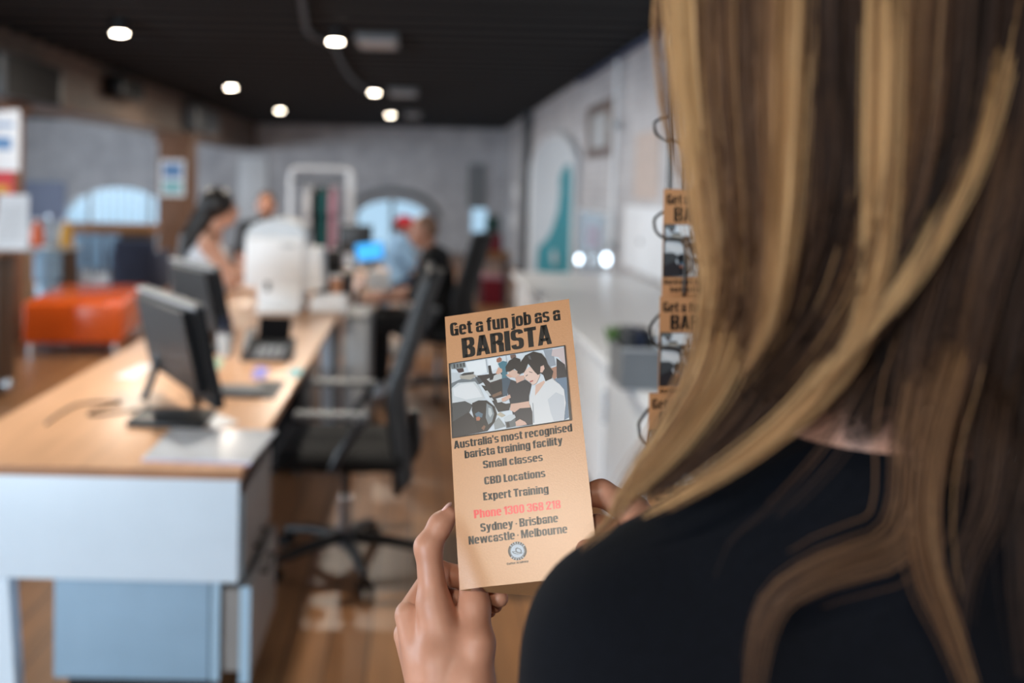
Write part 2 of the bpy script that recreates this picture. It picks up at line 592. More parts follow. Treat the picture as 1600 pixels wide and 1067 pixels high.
# brick brow over the right arch, recess above the narrow window as a block, its shade in the grey
mb = MB()
pts = []
for i in range(17):
    a = math.pi * i / 16
    pts.append((c2.x + 1.0 * math.cos(a), YB - .03, c2.z + .12 + .62 * math.sin(a)))
mb.tube(pts, .07, 6)
struct('trim_1', mb, 'mid_grey')
struct('trim_2', MB().box(P(731, 300, YB).x, YB - .06, P(740, 324, YB).z, P(757, 300, YB).x, YB, P(740, 256, YB).z), 'mid_grey')
struct('baseboard_right', MB().box(XR - .02, YN, 0, XR, YB, .12), 'light_grey')
# the long timber beam with its lower flange, and two posts under it
BX = -3.62
mb = MB().box(BX - .5, YN, 2.27, BX, YB, CEIL).box(BX - .54, YN, 2.17, BX + .05, YB, 2.27, .01)
struct('ceiling_beam', mb, 'old_timber')
for nm, yy, cx_ in (('column_back', 14.7, -3.62), ('column_front', 8.55, -3.81)):
    mb = MB().box(cx_ - .24, yy, 0, cx_ + .24, yy + .46, 2.17, .02)
    mb.box(cx_ - .28, yy - .05, 2.05, cx_ + .28, yy + .5, 2.17, .01)
    struct(nm, mb, 'column_timber')

# ------------------------------------------------------------------ ceiling lamps (each with its own light), fittings on the ceiling
def ceiling_lamp(loc, label, group, power=LAMP_POWER):
    t = thing('ceiling_lamp', label, 'ceiling lamp', loc, 0, group)
    MB().lathe((0, 0, -.10), [(.066, 0), (.078, .012), (.078, .10)], 28).build('housing', 'black_plastic', t)
    MB().lathe((0, 0, -.108), [(.02, 0), (.056, .002), (.056, .012)], 28).build('diffuser', 'lamp_glow', t)
    l = area('lamp_light', (loc[0], loc[1], loc[2] - .115), (0, 0, 0), .15, .15, power, LAMP_COLOR, 'DISK')
    return t
LAMPS = [(187, 52, 'round lit ceiling lamp nearest on the left, beside the timber beam'),
         (361, 137, 'round lit ceiling lamp second along the timber beam, middle of three'),
         (437, 173, 'round lit ceiling lamp farthest along the timber beam, near the far wall'),
         (524, 65, 'large looking lit ceiling lamp nearest in the middle row, under the curved conduit'),
         (585, 145, 'round lit ceiling lamp second in the middle row, at the end of the conduit'),
         (610, 180, 'round lit ceiling lamp farthest in the middle row, by the far wall')]
LP = []
for px, py, lb in LAMPS:
    q = PZ(px, py, CEIL - .15)
    LP.append(q)
    ceiling_lamp((q.x, q.y, CEIL - .05), lb, 'round ceiling lamps')
dy = LP[1].y - LP[0].y
for bx, by in ((LP[0].x, LP[0].y - dy), (LP[3].x, LP[3].y - dy), (-.50, -1.22), (-2.42, -.93)):
    ceiling_lamp((bx, by, CEIL - .05), 'round lit ceiling lamp over the near half of the room, out of the photo', 'ceiling lamps over the near half of the room', 30 if by < 0 else LAMP_POWER)
boxes = [(558, 55, 622, 80, 'pale grey flat fitting on the black ceiling beside the nearest middle lamp'),
         (608, 138, 652, 154, 'small grey flat fitting beside the second lamp of the middle row'),
         (632, 174, 658, 187, 'tiny grey flat fitting beside the farthest lamp of the middle row')]
for x0, y0, x1, y1, lb in boxes:
    a, b = PZ(x0, (y0 + y1) / 2, CEIL - .1), PZ(x1, (y0 + y1) / 2, CEIL - .1)
    t = thing('ceiling_fitting', lb, 'ceiling fitting', ((a.x + b.x) / 2, a.y, CEIL - .05), 0, 'flat ceiling fittings')
    hw = (b.x - a.x) / 2
    MB().box(-hw, -.28, -.06, hw, .28, 0, .01).build('body', 'mid_grey', t)
    MB().box(-hw * .85, -.22, -.07, hw * .85, .22, -.06).build('cover', 'light_grey', t)
pts = [PZ(468, -30, CEIL - .07), PZ(474, 20, CEIL - .07), PZ(484, 52, CEIL - .07), PZ(520, 72, CEIL - .07), PZ(532, 95, CEIL - .07), PZ(552, 125, CEIL - .07), PZ(580, 146, CEIL - .07)]
def smoothpath(pts, n=6):
    pts = [Vector(p) for p in pts]
    q = [pts[0]] + pts + [pts[-1]]
    out = []
    for i in range(1, len(q) - 2):
        for j in range(n):
            t = j / n
            a, b, c, d = q[i - 1], q[i], q[i + 1], q[i + 2]
            out.append(0.5 * ((2 * b) + (c - a) * t + (2 * a - 5 * b + 4 * c - d) * t * t + (3 * b - a - 3 * c + d) * t ** 3))
    out.append(pts[-1])
    return out
one(MB().tube(smoothpath(pts), .022, 8), 'conduit', 'dark_grey', 'dark grey conduit curving across the black ceiling to the middle lamps', 'conduit')
mb = MB().tube([(XR - .05, 2.2, CEIL - .09), (XR - .05, 11.5, CEIL - .09)], .022, 8)
one(mb, 'pipe', 'blue_paint', 'thin blue pipe along the top of the right wall under the ceiling', 'pipe')
q = P(985, 62, 5.2)
t = thing('junction_box', 'small blue box high on the right wall under the ceiling', 'junction box', (XR - .06, 5.0, CEIL - .27))
MB().box(-.05, -.12, -.09, .06, .12, .1, .012).build('body', 'blue_paint', t)
MB().box(-.056, -.09, -.06, -.05, .09, .07).build('lid', 'blue_paint', t)

# boxes fixed to the beam
def beam_box(name, x0, y0, x1, y1, Yd, m, label, cat):
    X = BX
    Y0 = X * F / (x0 - VPX)
    Y1 = X * F / (x1 - VPX)
    za, zb = P((x0 + x1) / 2, y0, (Y0 + Y1) / 2).z, P((x0 + x1) / 2, y1, (Y0 + Y1) / 2).z
    t = thing(name, label, cat, (X + .052, (Y0 + Y1) / 2, zb))
    L = (Y1 - Y0) / 2
    MB().box(-.05, -L, 0, .17, L, za - zb, .02).build('body', m, t)
    MB().box(.17, -L * .85, .02, .178, L * .85, za - zb - .02).build('front_grille', 'black_fabric' if m != 'mid_grey' else 'dark_grey', t)
beam_box('air_duct_box', -40, 92, 62, 160, 0, 'dark_grey', 'dark grey box fixed to the near end of the timber beam', 'duct box')
beam_box('loudspeaker', 160, 124, 196, 155, 0, 'black_plastic', 'small black square loudspeaker fixed to the timber beam', 'loudspeaker')
beam_box('duct_box', 284, 170, 320, 208, 0, 'mid_grey', 'grey box fixed to the timber beam above the far post', 'duct box')

# ------------------------------------------------------------------ things on the far wall
def wall_board(name, x0, y0, x1, y1, Y, m, label, cat, th=.03):
    a, b = P(x0, y1, Y), P(x1, y0, Y)
    t = thing(name, label, cat, ((a.x + b.x) / 2, Y, a.z))
    hw, h = (b.x - a.x) / 2, b.z - a.z
    MB().box(-hw, -th, 0, hw, 0, h, .004).build('panel', m, t)
    MB().box(-hw - .015, -th - .008, -.015, hw + .015, 0, 0).box(-hw - .015, -th - .008, h, hw + .015, 0, h + .015).box(-hw - .015, -th - .008, 0, -hw, 0, h).box(hw, -th - .008, 0, hw + .015, 0, h).build('frame', 'light_grey', t)
    return t
wall_board('pinboard', 38, 284, 104, 345, YB, 'board_lilac', 'lilac grey board on the far wall left of the wide arched window', 'pinboard')
wall_board('whiteboard', 372, 246, 418, 345, YB, 'white_plastic', 'plain white board on the far wall right of the timber post', 'whiteboard')

# ------------------------------------------------------------------ right wall
def wy(px):                      # depth on the right wall seen at picture column px
    return (XR) * F / (px - VPX)
def wz(px, py):
    return P(px, py, wy(px)).z
# arched panel with a teal print
y0, y1 = wy(906), wy(836)
zb, zs, zt = wz(870, 452), wz(870, 262), wz(868, 212)
t = thing('arched_panel', 'tall white arched panel with a teal print on the right wall', 'wall panel', (XR - .003, (y0 + y1) / 2, zb))
L = (y1 - y0) / 2
arch = [(-L, 0), (L, 0)] + [(L * math.cos(math.pi * i / 20), (zs - zb) + (zt - zs) * math.sin(math.pi * i / 20)) for i in range(21)]
MB().slab([(0, a, b) for a, b in arch], (-.05, 0, 0)).build('panel', 'white_print', t)
MB().tube([(-.055, a, b) for a, b in arch[1:] + arch[:1]], .035, 8).build('rim', 'white_plastic', t)
H = zt - zb
wave = [(L * a_, H * b_) for a_, b_ in ((-.90, .02), (.25, .01), (.58, .09), (.52, .23), (.12, .30), (-.18, .40), (-.40, .52), (-.46, .64), (-.42, .72), (-.60, .79), (-.80, .80), (-.94, .66))]
MB().slab([(-.052, a, b) for a, b in wave], (-.004, 0, 0)).build('teal_print', 'teal_print', t, smooth=False)
MB().sphere((-.054, -L * .28, .22 * H), .006, L * .12, H * .05).build('white_spot', 'white_print', t)
# dark downpipe
py_ = wy(836)
t = thing('downpipe', 'dark grey vertical pipe on the right wall before the far corner', 'pipe', (XR - .10, py_ + .5, 0))
MB().cyl((0, 0, 0), (0, 0, CEIL - .06), .075, n=16).build('pipe', 'dark_grey', t)
for z in (.5, 1.5, 2.5):
    MB().box(-.08, -.1, z, .09, .1, z + .05).build('bracket', 'dark_grey', t)
# pale pipe, switch boxes
Yp = wy(968)
t = thing('conduit_pipe', 'pale vertical pipe on the right wall beside the glass cabinet', 'pipe', (XR - .055, Yp, .85))
MB().cyl((0, 0, 0), (0, 0, CEIL - .97), .022, n=12).build('pipe', 'white_plastic', t)
for z in (.1, 1.2):
    MB().lathe((0, 0, z), [(.05, 0), (.05, .06)], 16).build('bracket', 'light_grey', t)
for px, py, lb in ((808, 300, 'small white box on the right wall near the far corner, upper one'), (806, 345, 'small white box on the right wall near the far corner, lower one')):
    Y = wy(px)
    t = thing('switch_box', lb, 'switch box', (XR, Y, wz(px, py)), 0, 'switch boxes by the far corner')
    MB().box(-.08, -.16, -.14, 0, .16, .14, .02).build('body', 'white_plastic', t)
    MB().box(-.086, -.1, -.08, -.08, .1, .08).build('cover', 'light_grey', t)
# framed brown poster
y0, y1 = wy(960), wy(918)
zb, zt = wz(938, 246), wz(938, 160)
t = thing('framed_poster', 'brown framed poster high on the right wall with a pale centre', 'poster', (XR, (y0 + y1) / 2, zb))
L = (y1 - y0) / 2
MB().box(-.03, -L, 0, 0, L, zt - zb, .006).build('frame', 'poster_brown', t)
MB().box(-.034, -L * .55, (zt - zb) * .18, -.03, L * .55, (zt - zb) * .8).build('picture', 'light_grey', t)
# glass fronted display with pink print and two bright reflections built as glowing bodies
y0, y1 = wy(966), wy(918)
zb, zt = wz(938, 452), wz(938, 328)
t = thing('display_cabinet', 'shallow glass fronted display with pink print on the right wall', 'display cabinet', (XR - .004, (y0 + y1) / 2, zb))
L, H = (y1 - y0) / 2, zt - zb
MB().box(-.10, -L, 0, 0, L, .03).box(-.10, -L, H - .03, 0, L, H).box(-.10, -L, .03, 0, -L + .03, H - .03).box(-.10, L - .03, .03, 0, L, H - .03).build('case', 'white_plastic', t)
MB().box(-.03, -L + .03, .03, -.02, L - .03, H - .03).build('back_panel', 'white_print', t)
MB().box(-.036, -L * .2, H * .5, -.03, L * .75, H * .8).box(-.036, -L * .5, H * .08, -.03, L * .6, H * .18).build('pink_print', 'poster_pink', t)
MB().box(-.094, -L + .03, .03, -.088, L - .03, H - .03).build('pane', 'glass_blue', t)
for px, py, lb in ((908, 405, 'small round lit spotlight on the right wall, dimmer and farther one'), (950, 405, 'small round lit spotlight on the glass display, brighter and nearer one')):
    X = XR - .16
    Y = X * F / (px - VPX)
    q = P(px, py, Y)
    t = thing('glint', lb, 'glint', (X, Y, q.z), 0, 'small glowing glints')
    MB().cyl((.01, .0, 0), (.063 if px > 930 else .16, 0.02, 0), .05, .045).build('housing', 'white_plastic', t)
    MB().sphere((0, -.005, 0), .03, .05 if px > 930 else .042, .05 if px > 930 else .042).build('glow_body', 'spot_glow', t)
# pale painted board nearer the camera
y0, y1 = wy(1075), wy(980)
zb, zt = wz(1000, 545), wz(1000, 322)
t = thing('painted_board', 'large pale blue white board on the right wall behind the flyer rack', 'wall board', (XR - .004, (y0 + y1) / 2, .82))
MB().box(-.02, -(y1 - y0) / 2, 0, 0, (y1 - y0) / 2, zt - .82, .004).build('panel', 'white_paper', t)
MB().cyl((-.022, .3, .25), (-.03, .3, .25), .02).build('fixing', 'dark_grey', t)
# beige poster above it
t = thing('wall_poster', 'faded beige poster above the pale board on the right wall', 'poster', (XR, wy(1010), 1.42))
MB().box(-.012, -.42, 0, 0, .42, .55).build('sheet', 'brown_card', t) if False else MB().box(-.012, -.42, 0, 0, .42, .55).build('sheet', mat('beige', rgb(196, 180, 172), .6, noise=.08), t)

# long white counter under the right wall
CT, CXF = .78, .80
t = thing('wall_counter', 'long low white counter along the right wall', 'counter', (XR, 5.2, 0))
cw = XR - CXF
MB().box(-cw, -2.9, CT - .05, -.02, 3.2, CT, .01).build('counter_top', 'white_plastic', t)
MB().box(-cw + .06, -2.85, .1, -.02, 3.15, CT - .05).build('carcass', 'white_print', t)
for k in range(6):
    d = MB().box(-cw + .035, -2.83 + k * 1.0, .12, -cw + .06, -1.87 + k * 1.0, CT - .07, .005).build('door', 'white_plastic', t)
    MB().cyl((-cw + .015, -1.98 + k * 1.0, .5), (-cw + .015, -1.98 + k * 1.0, .64), .008, n=8).build('handle', 'steel', d)
MB().box(-cw + .1, -2.8, 0, -.1, 3.1, .1).build('plinth', 'dark_grey', t)
# grey tray of leaflets on the counter
q = PZ(962, 598, CT)
t = thing('leaflet_tray', 'grey plastic tray filled with leaflets on the white counter', 'tray', (q.x + .17, q.y, CT))
mb = MB().box(-.17, -.12, 0, .17, .12, .012, .004)
for s in (-1, 1):
    mb.box(-.17, s * .12 - .004, 0, .17, s * .12 + .004, .145).box(s * .17 - .004, -.12, 0, s * .17 + .004, .12, .145)
mb.build('tray', 'mid_grey', t)
MB().box(-.178, -.128, .14, .178, -.116, .15, .003).build('rim', 'light_grey', t)
for k in range(9):
    x = -.13 + k * .032
    m = ['dark_grey', 'cloth_denim', 'black_plastic', 'white_paper', 'board_lilac'][k % 5]
    ob = MB().box(-.011, -.09, 0, .011, .09, .19, .002).build('leaflet_stack', m)
    ob.location = (q.x + .17 + x, q.y, CT + .014)
    ob.rotation_euler = (0, R(-2 + 1.3 * (k % 4)), 0)
    tag(ob, ['grey', 'navy', 'black', 'white', 'lilac'][k % 5] + ' leaflet bundle standing in the grey tray, number %s from its left end' % ['one', 'two', 'three', 'four', 'five', 'six', 'seven', 'eight', 'nine'][k], 'leaflets', 'leaflets in the grey tray')
t = thing('potted_plant', 'small green plant beside the grey leaflet tray', 'plant', (q.x + .06, q.y + .22, CT))
MB().lathe((0, 0, 0), [(.035, 0), (.045, .06), (.048, .06)], 18).build('pot', 'dark_grey', t)
mb = MB()
for k in range(16):
    a, b = k * 2.4, .3 + .5 * random.random()
    d = Vector((math.cos(a) * b, math.sin(a) * b, 1)).normalized()
    mb.tube([Vector((0, 0, .05)), Vector((0, 0, .05)) + d * .08, Vector((0, 0, .05)) + d * .14], .01, 5, rs=[.004, .014, .002])
mb.build('foliage', 'leaf_green', t)
q = PZ(968, 672, CT)
t = thing('tap_handle', 'small dark round knob standing on the white counter below the tray', 'knob', (.90, 2.9, CT))
MB().lathe((0, 0, 0), [(.022, 0), (.012, .01), (.012, .05)], 16).build('stem', 'dark_grey', t)
MB().sphere((0, 0, .06), .022).build('knob', 'black_plastic', t)

# small timber side table with coloured bag near the far right corner
q = PZ(770, 392, .62)
Yt = 12.6
a = P(745, 392, Yt)
b = P(795, 392, Yt)
t = thing('side_table', 'small brown timber table near the far right corner', 'table', ((a.x + b.x) / 2, Yt, 0))
hw, zt = (b.x - a.x) / 2, a.z
MB().box(-hw, -.25, zt - .09, hw, .25, zt, .01).build('tabletop', 'bar_wood', t)
for sx in (-1, 1):
    for sy in (-1, 1):
        MB().box(sx * (hw - .04) - .02, sy * .2 - .02, 0, sx * (hw - .04) + .02, sy * .2 + .02, zt - .09).build('leg', 'dark_grey', t)
zt2_ = zt
t = thing('backpack', 'dark red and green backpack standing on the small timber table', 'backpack', ((a.x + b.x) / 2 + .0, Yt, zt2_))
MB().box(-.11, -.1, 0, .11, .1, .24, .05).build('body', 'cloth_maroon', t)
MB().box(-.10, -.09, .22, .08, .09, .44, .05).build('top_flap', 'cloth_green', t)
MB().tube([(-.05, 0, .43), (-.03, 0, .48), (.03, 0, .48), (.05, 0, .43)], .01, 8).build('handle', 'cloth_black', t)
t = thing('storage_box', 'maroon storage box under the small timber table', 'box', ((a.x + b.x) / 2, Yt, 0))
MB().box(-.13, -.15, 0, .13, .15, .36, .01).build('box', 'cloth_maroon', t)
MB().box(-.135, -.155, .33, .135, .155, .38, .01).build('lid', 'poster_pink', t)
# ------------------------------------------------------------------ desks
DX0, DX1, DY0, DY1, DT = -1.30, -.452, 2.595, 5.92, .735
def slanted_leg(x, y, dx, dy, zt, name, parent, m='panel_white', s=.028):
    mb = MB()
    a, b = Vector((x, y, zt)), Vector((x + dx, y + dy, 0))
    vs = []
    for c in (b, a):
        for sx, sy in ((-1, -1), (1, -1), (1, 1), (-1, 1)):
            vs.append((c.x + sx * s, c.y + sy * s, c.z))
    mb.add(vs, [(0, 3, 2, 1), (4, 5, 6, 7)] + [(i, (i + 1) % 4, 4 + (i + 1) % 4, 4 + i) for i in range(4)])
    mb.cyl((b.x, b.y, 0), (b.x, b.y, .012), .03)
    return mb.build(name, m, parent)
o1 = Vector((DX0, DY0, 0))
t = thing('office_desk', 'long timber topped desk with white end panel nearest the camera', 'desk', o1)
w_, l_ = DX1 - DX0, DY1 - DY0
tp = MB().box(0, 0, DT - .026, w_, l_, DT, .003).build('desktop', 'desk_wood', t)
MB().box(-.0015, -.0015, DT - .0255, w_ + .0015, .001, DT - .001).box(w_ - .001, 0, DT - .0255, w_ + .0015, l_, DT - .001).build('edge_band', 'desk_edge', tp)
MB().box(.0, .012, .428, w_ - .008, .03, DT - .027, .002).build('end_panel', 'panel_white', t)
MB().box(.06, .05, DT - .07, .1, l_ - .05, DT - .026).box(w_ - .1, .05, DT - .07, w_ - .06, l_ - .05, DT - .026).build('rail', 'dark_grey', t)
slanted_leg(.155, .10, .06, -.03, DT - .03, 'leg', t, s=.03)
slanted_leg(.12, l_ - .10, -.04, .03, DT - .03, 'leg', t)
slanted_leg(w_ - .08, l_ - .10, .02, .03, DT - .03, 'leg', t)
slanted_leg(.30, 1.6, 0, 0, DT - .03, 'leg', t, 'light_grey', .022)
# second desk beyond it
t = thing('office_desk', 'second timber desk beyond the long one, carrying the white printer', 'desk', (DX0, DY1 + .03, 0))
l2 = 2.3
tp = MB().box(0, 0, DT - .022, w_ + .02, l2, DT + .004, .003).build('desktop', 'desk_wood', t)
MB().box(-.001, -.0015, DT - .022, w_ + .021, .001, DT + .003).build('edge_band', 'desk_edge', tp)
for x in (.06, w_ - .04):
    for y in (.08, l2 - .08):
        MB().box(x - .025, y - .025, 0, x + .025, y + .025, DT - .022).build('leg', 'mid_grey', t)
# third desk at the back with the monitor
t = thing('office_desk', 'third timber desk at the far end carrying the black monitor', 'desk', (-1.15, 8.42, 0))
MB().box(0, 0, DT - .025, .90, .60, DT, .003).build('desktop', 'desk_wood', t)
for x in (.06, .84):
    for y in (.06, .54):
        MB().box(x - .022, y - .022, 0, x + .022, y + .022, DT - .025).build('leg', 'mid_grey', t)
DT2 = DT + .004

# drawer pedestal under the near end
t = thing('drawer_pedestal', 'blue grey drawer pedestal under the near end of the desk', 'drawer unit', (-.97, 2.665, 0))
MB().box(0, 0, .13, .425, .50, .68, .004).build('body', 'pedestal_blue', t)
MB().box(.43, 0.0, .13, .452, .50, .68).build('frame_strip', 'pedestal_strip', t)
MB().box(.425, .01, .13, .43, .49, .68).build('gap', 'dark_grey', t)  # dark strip fills the gap; its shade is put into the colour
d = MB().box(.492, -.012, .425, .516, .49, .655, .003).box(.455, .02, .44, .492, .46, .62).build('drawer', ['drawer_grey'], t)
MB().box(.490, -.0135, .425, .518, -.0125, .655).build('edge_strip', 'pedestal_strip', d)
MB().tube([(.517, .16, .45), (.535, .16, .45), (.535, .30, .45), (.517, .30, .45)], .006, 8).build('handle', 'black_plastic', d)
d = MB().box(.512, -.012, .13, .536, .49, .40, .003).box(.455, .02, .15, .512, .46, .38).build('drawer', ['drawer_grey'], t)
MB().box(.510, -.0135, .13, .538, -.0125, .40).build('edge_strip', 'pedestal_strip', d)
MB().tube([(.537, .16, .375), (.555, .16, .375), (.555, .30, .375), (.537, .30, .375)], .006, 8).build('handle', 'black_plastic', d)
MB().box(.03, .03, .05, .42, .46, .13).build('plinth', 'black_plastic', t)
for x in (.06, .39):
    for y in (.06, .43):
        MB().cyl((x - .012, y, .025), (x + .012, y, .025), .025, n=14).box(x - .008, y - .008, .02, x + .008, y + .008, .06).build('castor', 'black_plastic', t)
# grey steel pedestal and black tower under the second desk
t = thing('computer_tower', 'black computer tower under the far end of the long desk', 'computer', (-.66, 5.25, 0))
MB().box(-.09, -.22, .02, .09, .22, .44, .01).build('case', 'black_plastic', t)
MB().box(-.08, -.226, .04, .08, -.22, .42).build('front_panel', 'black_gloss', t)
MB().box(-.08, -.2, 0, -.05, .2, .02).box(.05, -.2, 0, .08, .2, .02).build('foot', 'black_plastic', t)
t = thing('steel_cabinet', 'narrow grey steel cabinet standing at the corner of the second desk', 'cabinet', (-.355, 6.05, 0))
MB().box(-.075, -.08, .0, .075, .45, .70, .006).build('body', 'mid_grey', t)
MB().box(-.07, -.086, .03, .07, -.08, .67, .003).build('door', 'light_grey', t)

# ------------------------------------------------------------------ things on the near desk
def flat(px, py, z=DT):
    return PZ(px, py, z)
def sheet(name, quad, z, m, label, cat, th=.0015, group=None):
    pts = [flat(x, y, z) for x, y in quad]
    c = sum(pts, Vector()) / 4
    c.z = z
    mb = MB().slab([p - c for p in pts], (0, 0, th))
    return one(mb, name, m, label, cat, c, group)
# open glossy magazine at the near corner (two pages) with a lilac cover edge
quad = [(222, 719), (268, 672), (432, 676), (392, 726)]
pts = [flat(x, y, DT) for x, y in quad]
c = sum(pts, Vector()) / 4
c.z = DT
t = thing('magazine', 'open glossy grey white magazine lying on the near corner of the desk', 'magazine', c)
q = [p - c for p in pts]
mid0, mid1 = (q[0] + q[3]) / 2, (q[1] + q[2]) / 2
up = Vector((0, 0, .006))
MB().slab([q[0], mid0, mid1, q[1]], up).build('left_page', 'glossy_paper', t)
MB().slab([mid0, q[3], q[2], mid1], up * 1.4).build('right_page', 'glossy_paper', t)
MB().slab([q[0] + Vector((0, -.012, 0)), q[3] + Vector((0, -.012, 0)), q[3] + Vector((0, -.001, 0)), q[0] + Vector((0, -.001, 0))], (0, 0, .004)).build('cover_edge', 'print_lilac', t)
sheet('paper_sheet', [(282, 648), (318, 640), (372, 660), (338, 672)], DT, 'white_paper', 'folded white sheet behind the open magazine, under the screen corner', 'paper', .004)
sheet('paper_sheet', [(178, 590), (222, 568), (236, 572), (214, 592)], DT, 'white_paper', 'white sheet at the left edge of the desk behind the screen stand', 'paper', .002)
sheet('sticky_note', [(318, 575), (330, 560), (352, 562), (342, 578)], DT, 'sticky_green', 'pale green note left of the desk phone', 'note', .003, 'notes around the keyboard')
sheet('sticky_note', [(392, 592), (400, 574), (420, 575), (414, 592)], DT, 'sticky_purple', 'purple note between the keyboard and the desk phone', 'note', .004, 'notes around the keyboard')
sheet('sticky_note', [(448, 588), (456, 576), (476, 577), (466, 589)], DT, 'sticky_teal', 'teal note at the right edge of the desk by the phone', 'note', .003, 'notes around the keyboard')
sheet('notebook', [(394, 622), (402, 598), (446, 598), (428, 624)], DT, 'dark_grey', 'dark grey notebook lying right of the keyboard', 'notebook', .008)
# keyboard
a, b = flat(335, 622), flat(402, 622)
t = thing('keyboard', 'dark grey keyboard on the desk in front of the phone', 'keyboard', ((a.x + b.x) / 2, a.y + .08, DT))
kb = (b.x - a.x) / 2 + .02
MB().box(-kb, -.075, 0, kb, .075, .018, .004).build('body', 'dark_grey', t)
mb = MB()
for i in range(11):
    for j in range(5):
        x0 = -kb + .008 + i * (2 * kb - .016) / 11
        mb.box(x0, -.068 + j * .027, .018, x0 + (2 * kb - .016) / 11 - .003, -.045 + j * .027, .023)
ob = mb.build('keys', 'mid_grey', t)
ob['kind'] = 'stuff'
# desk phone
a, b = flat(386, 566), flat(452, 560)
t = thing('desk_phone', 'grey desk phone with tilted black display and handset', 'telephone', ((a.x + b.x) / 2 - .01, a.y + .12, DT))
hw = .105
MB().slab([(-hw, -.10, .015), (hw, -.10, .015), (hw, .10, .075), (-hw, .10, .075)], (0, .012, -.03)).box(-hw, -.10, 0, hw, .10, .012).build('body', 'dark_grey', t)
MB().slab([(-.055, .04, .07), (.085, .04, .07), (.085, .095, .165), (-.055, .095, .165)], (0, .02, -.004)).build('display', 'black_gloss', t)
mb = MB()
for i in range(4):
    for j in range(4):
        x, y = -.035 + i * .032, -.085 + j * .03
        z = .017 + (y + .10) * .3
        mb.box(x - .011, y - .009, z - .004, x + .011, y + .009, z + .004)
mb.build('keypad', 'light_grey', t)
MB().tube(smoothpath([(-.085, -.10, .045), (-.085, -.05, .068), (-.085, .05, .098), (-.085, .10, .10)]), .018, 10).build('handset', 'mid_grey', t)
# touch screen terminal seen from behind
qa, qb = P(214, 448, 3.55), P(304, 479, 2.98)     # top edge
base = flat(262, 660)
t = thing('monitor', 'black touch screen monitor seen from behind on an easel stand', 'monitor', (base.x, base.y, DT))
A = qa - Vector((base.x, base.y, DT))
B = qb - Vector((base.x, base.y, DT))
down = P(338, 640, 2.98) - P(304, 479, 2.98)
down2 = down * .93
n_ = (B - A).cross(down).normalized()
if n_.x < 0:
    n_ = -n_
MB().slab([A, B, B + down, A + down2], n_ * .028).build('screen_panel', 'monitor_back', t)
cA, cB = A.lerp(B, .12), A.lerp(B, .92)
MB().slab([cA + down * .06, cB + down * .06, cB + down * .86, cA + down2 * .86], -n_ * .03).build('rear_housing', 'monitor_back', t)
MB().slab([A - n_ * .004, B - n_ * .004, B - n_ * .004 + down * .035, A - n_ * .004 + down2 * .035], n_ * .034).build('lit_top_edge', 'light_grey', t)  # pale strip paints the ceiling light falling on the top edge
mid = A.lerp(B, .3) + down * .5
fl_ = P(224, 650, 3.35) - Vector((base.x, base.y, DT))
MB().tube([mid, mid.lerp(fl_, .5), Vector((fl_.x, fl_.y, .012))], .014, 10).build('stand_leg', 'black_plastic', t)
mid = A.lerp(B, .62) + down * .6
MB().tube([mid, Vector((mid.x + .02, mid.y + .14, .012))], .016, 10).build('stand_leg', 'black_plastic', t)
MB().box(-.11, -.08, 0, .13, .12, .022, .008).build('base', 'black_plastic', t)
t2 = copy_tree(t)
q2 = P(304, 541, 4.42)
t2.location = (q2.x, 4.42, DT)
t2['label'] = 'second black monitor seen from behind, farther along the desk below the woman in white'
# cable on the desk
pts = [flat(214, 640, DT + .005), flat(180, 645, DT + .005), flat(140, 648, DT + .005), flat(150, 640, DT + .005), flat(190, 628, DT + .005), flat(130, 630, DT + .005), flat(95, 645, DT + .005), flat(72, 662, DT + .005)]
one(MB().tube(smoothpath(pts), .004, 8), 'cable', 'black_plastic', 'black cable trailing across the desk left of the screen stand', 'cable')
# small stand with pens and a chrome desk tidy near the phone
q = flat(352, 556)
t = thing('pen_cup', 'small clear cup on the desk behind the touch screen monitor', 'cup', (q.x, q.y, DT))
MB().lathe((0, 0, 0), [(.03, 0), (.038, .10), (.034, .10), (.028, .006)], 20).build('cup', 'light_grey', t)
for k in range(4):
    ob = MB().cyl((0, 0, 0), (.012 * (k - 1.5), .01 * (-1) ** k, .16), .004, n=8).build('pen', ['black_plastic', 'blue_paint', 'red_print', 'steel'][k])
    ob.location = (q.x + .008 * (k - 1.5), q.y, DT + .008)
    tag(ob, ['black', 'blue', 'red', 'silver'][k] + ' pen standing in the small clear cup', 'pen', 'pens in the clear cup')

# ------------------------------------------------------------------ things on the second desk
# white printer
q0, q1 = flat(392, 488, DT2), flat(470, 488, DT2)
Yp = q0.y + .06
X0, X1 = (380 - VPX) / F * Yp, (508 - VPX) / F * Yp
xm = (X0 + X1) / 2
Htop = P(440, 343, Yp).z - DT2
t = thing('printer', 'white desktop printer with arched lid on the second desk', 'printer', (xm, Yp, DT2))
hw = (X1 - X0) / 2
MB().box(-hw * .62, 0, 0, hw * .5, .4, Htop * .28, .02).build('base', 'white_plastic', t)
MB().box(-hw * .95, .0, Htop * .25, hw * .55, .42, Htop * .82, .03).build('body', 'white_plastic', t)
arch = [(-hw * .9, Htop * .8)] + [(-hw * .2 + hw * .75 * math.cos(math.pi * (1 - i / 14)), Htop * .8 + Htop * .2 * math.sin(math.pi * i / 14)) for i in range(15)]
MB().slab([(x, .03, z) for x, z in arch], (0, .36, 0)).build('scanner_lid', 'white_print', t)
MB().slab([(hw * .5, .04, Htop * .22), (hw * .98, .04, Htop * .24), (hw * .92, .04, Htop * .68), (hw * .5, .04, Htop * .7)], (0, .28, 0)).build('side_tray', 'white_plastic', t)
MB().box(-hw * .05, -.004, Htop * .70, hw * .3, .0, Htop * .74).build('logo_plate', 'light_grey', t)
MB().box(-hw * .42, -.004, Htop * .22, -hw * .30, .0, Htop * .32).build('slot', 'dark_grey', t)
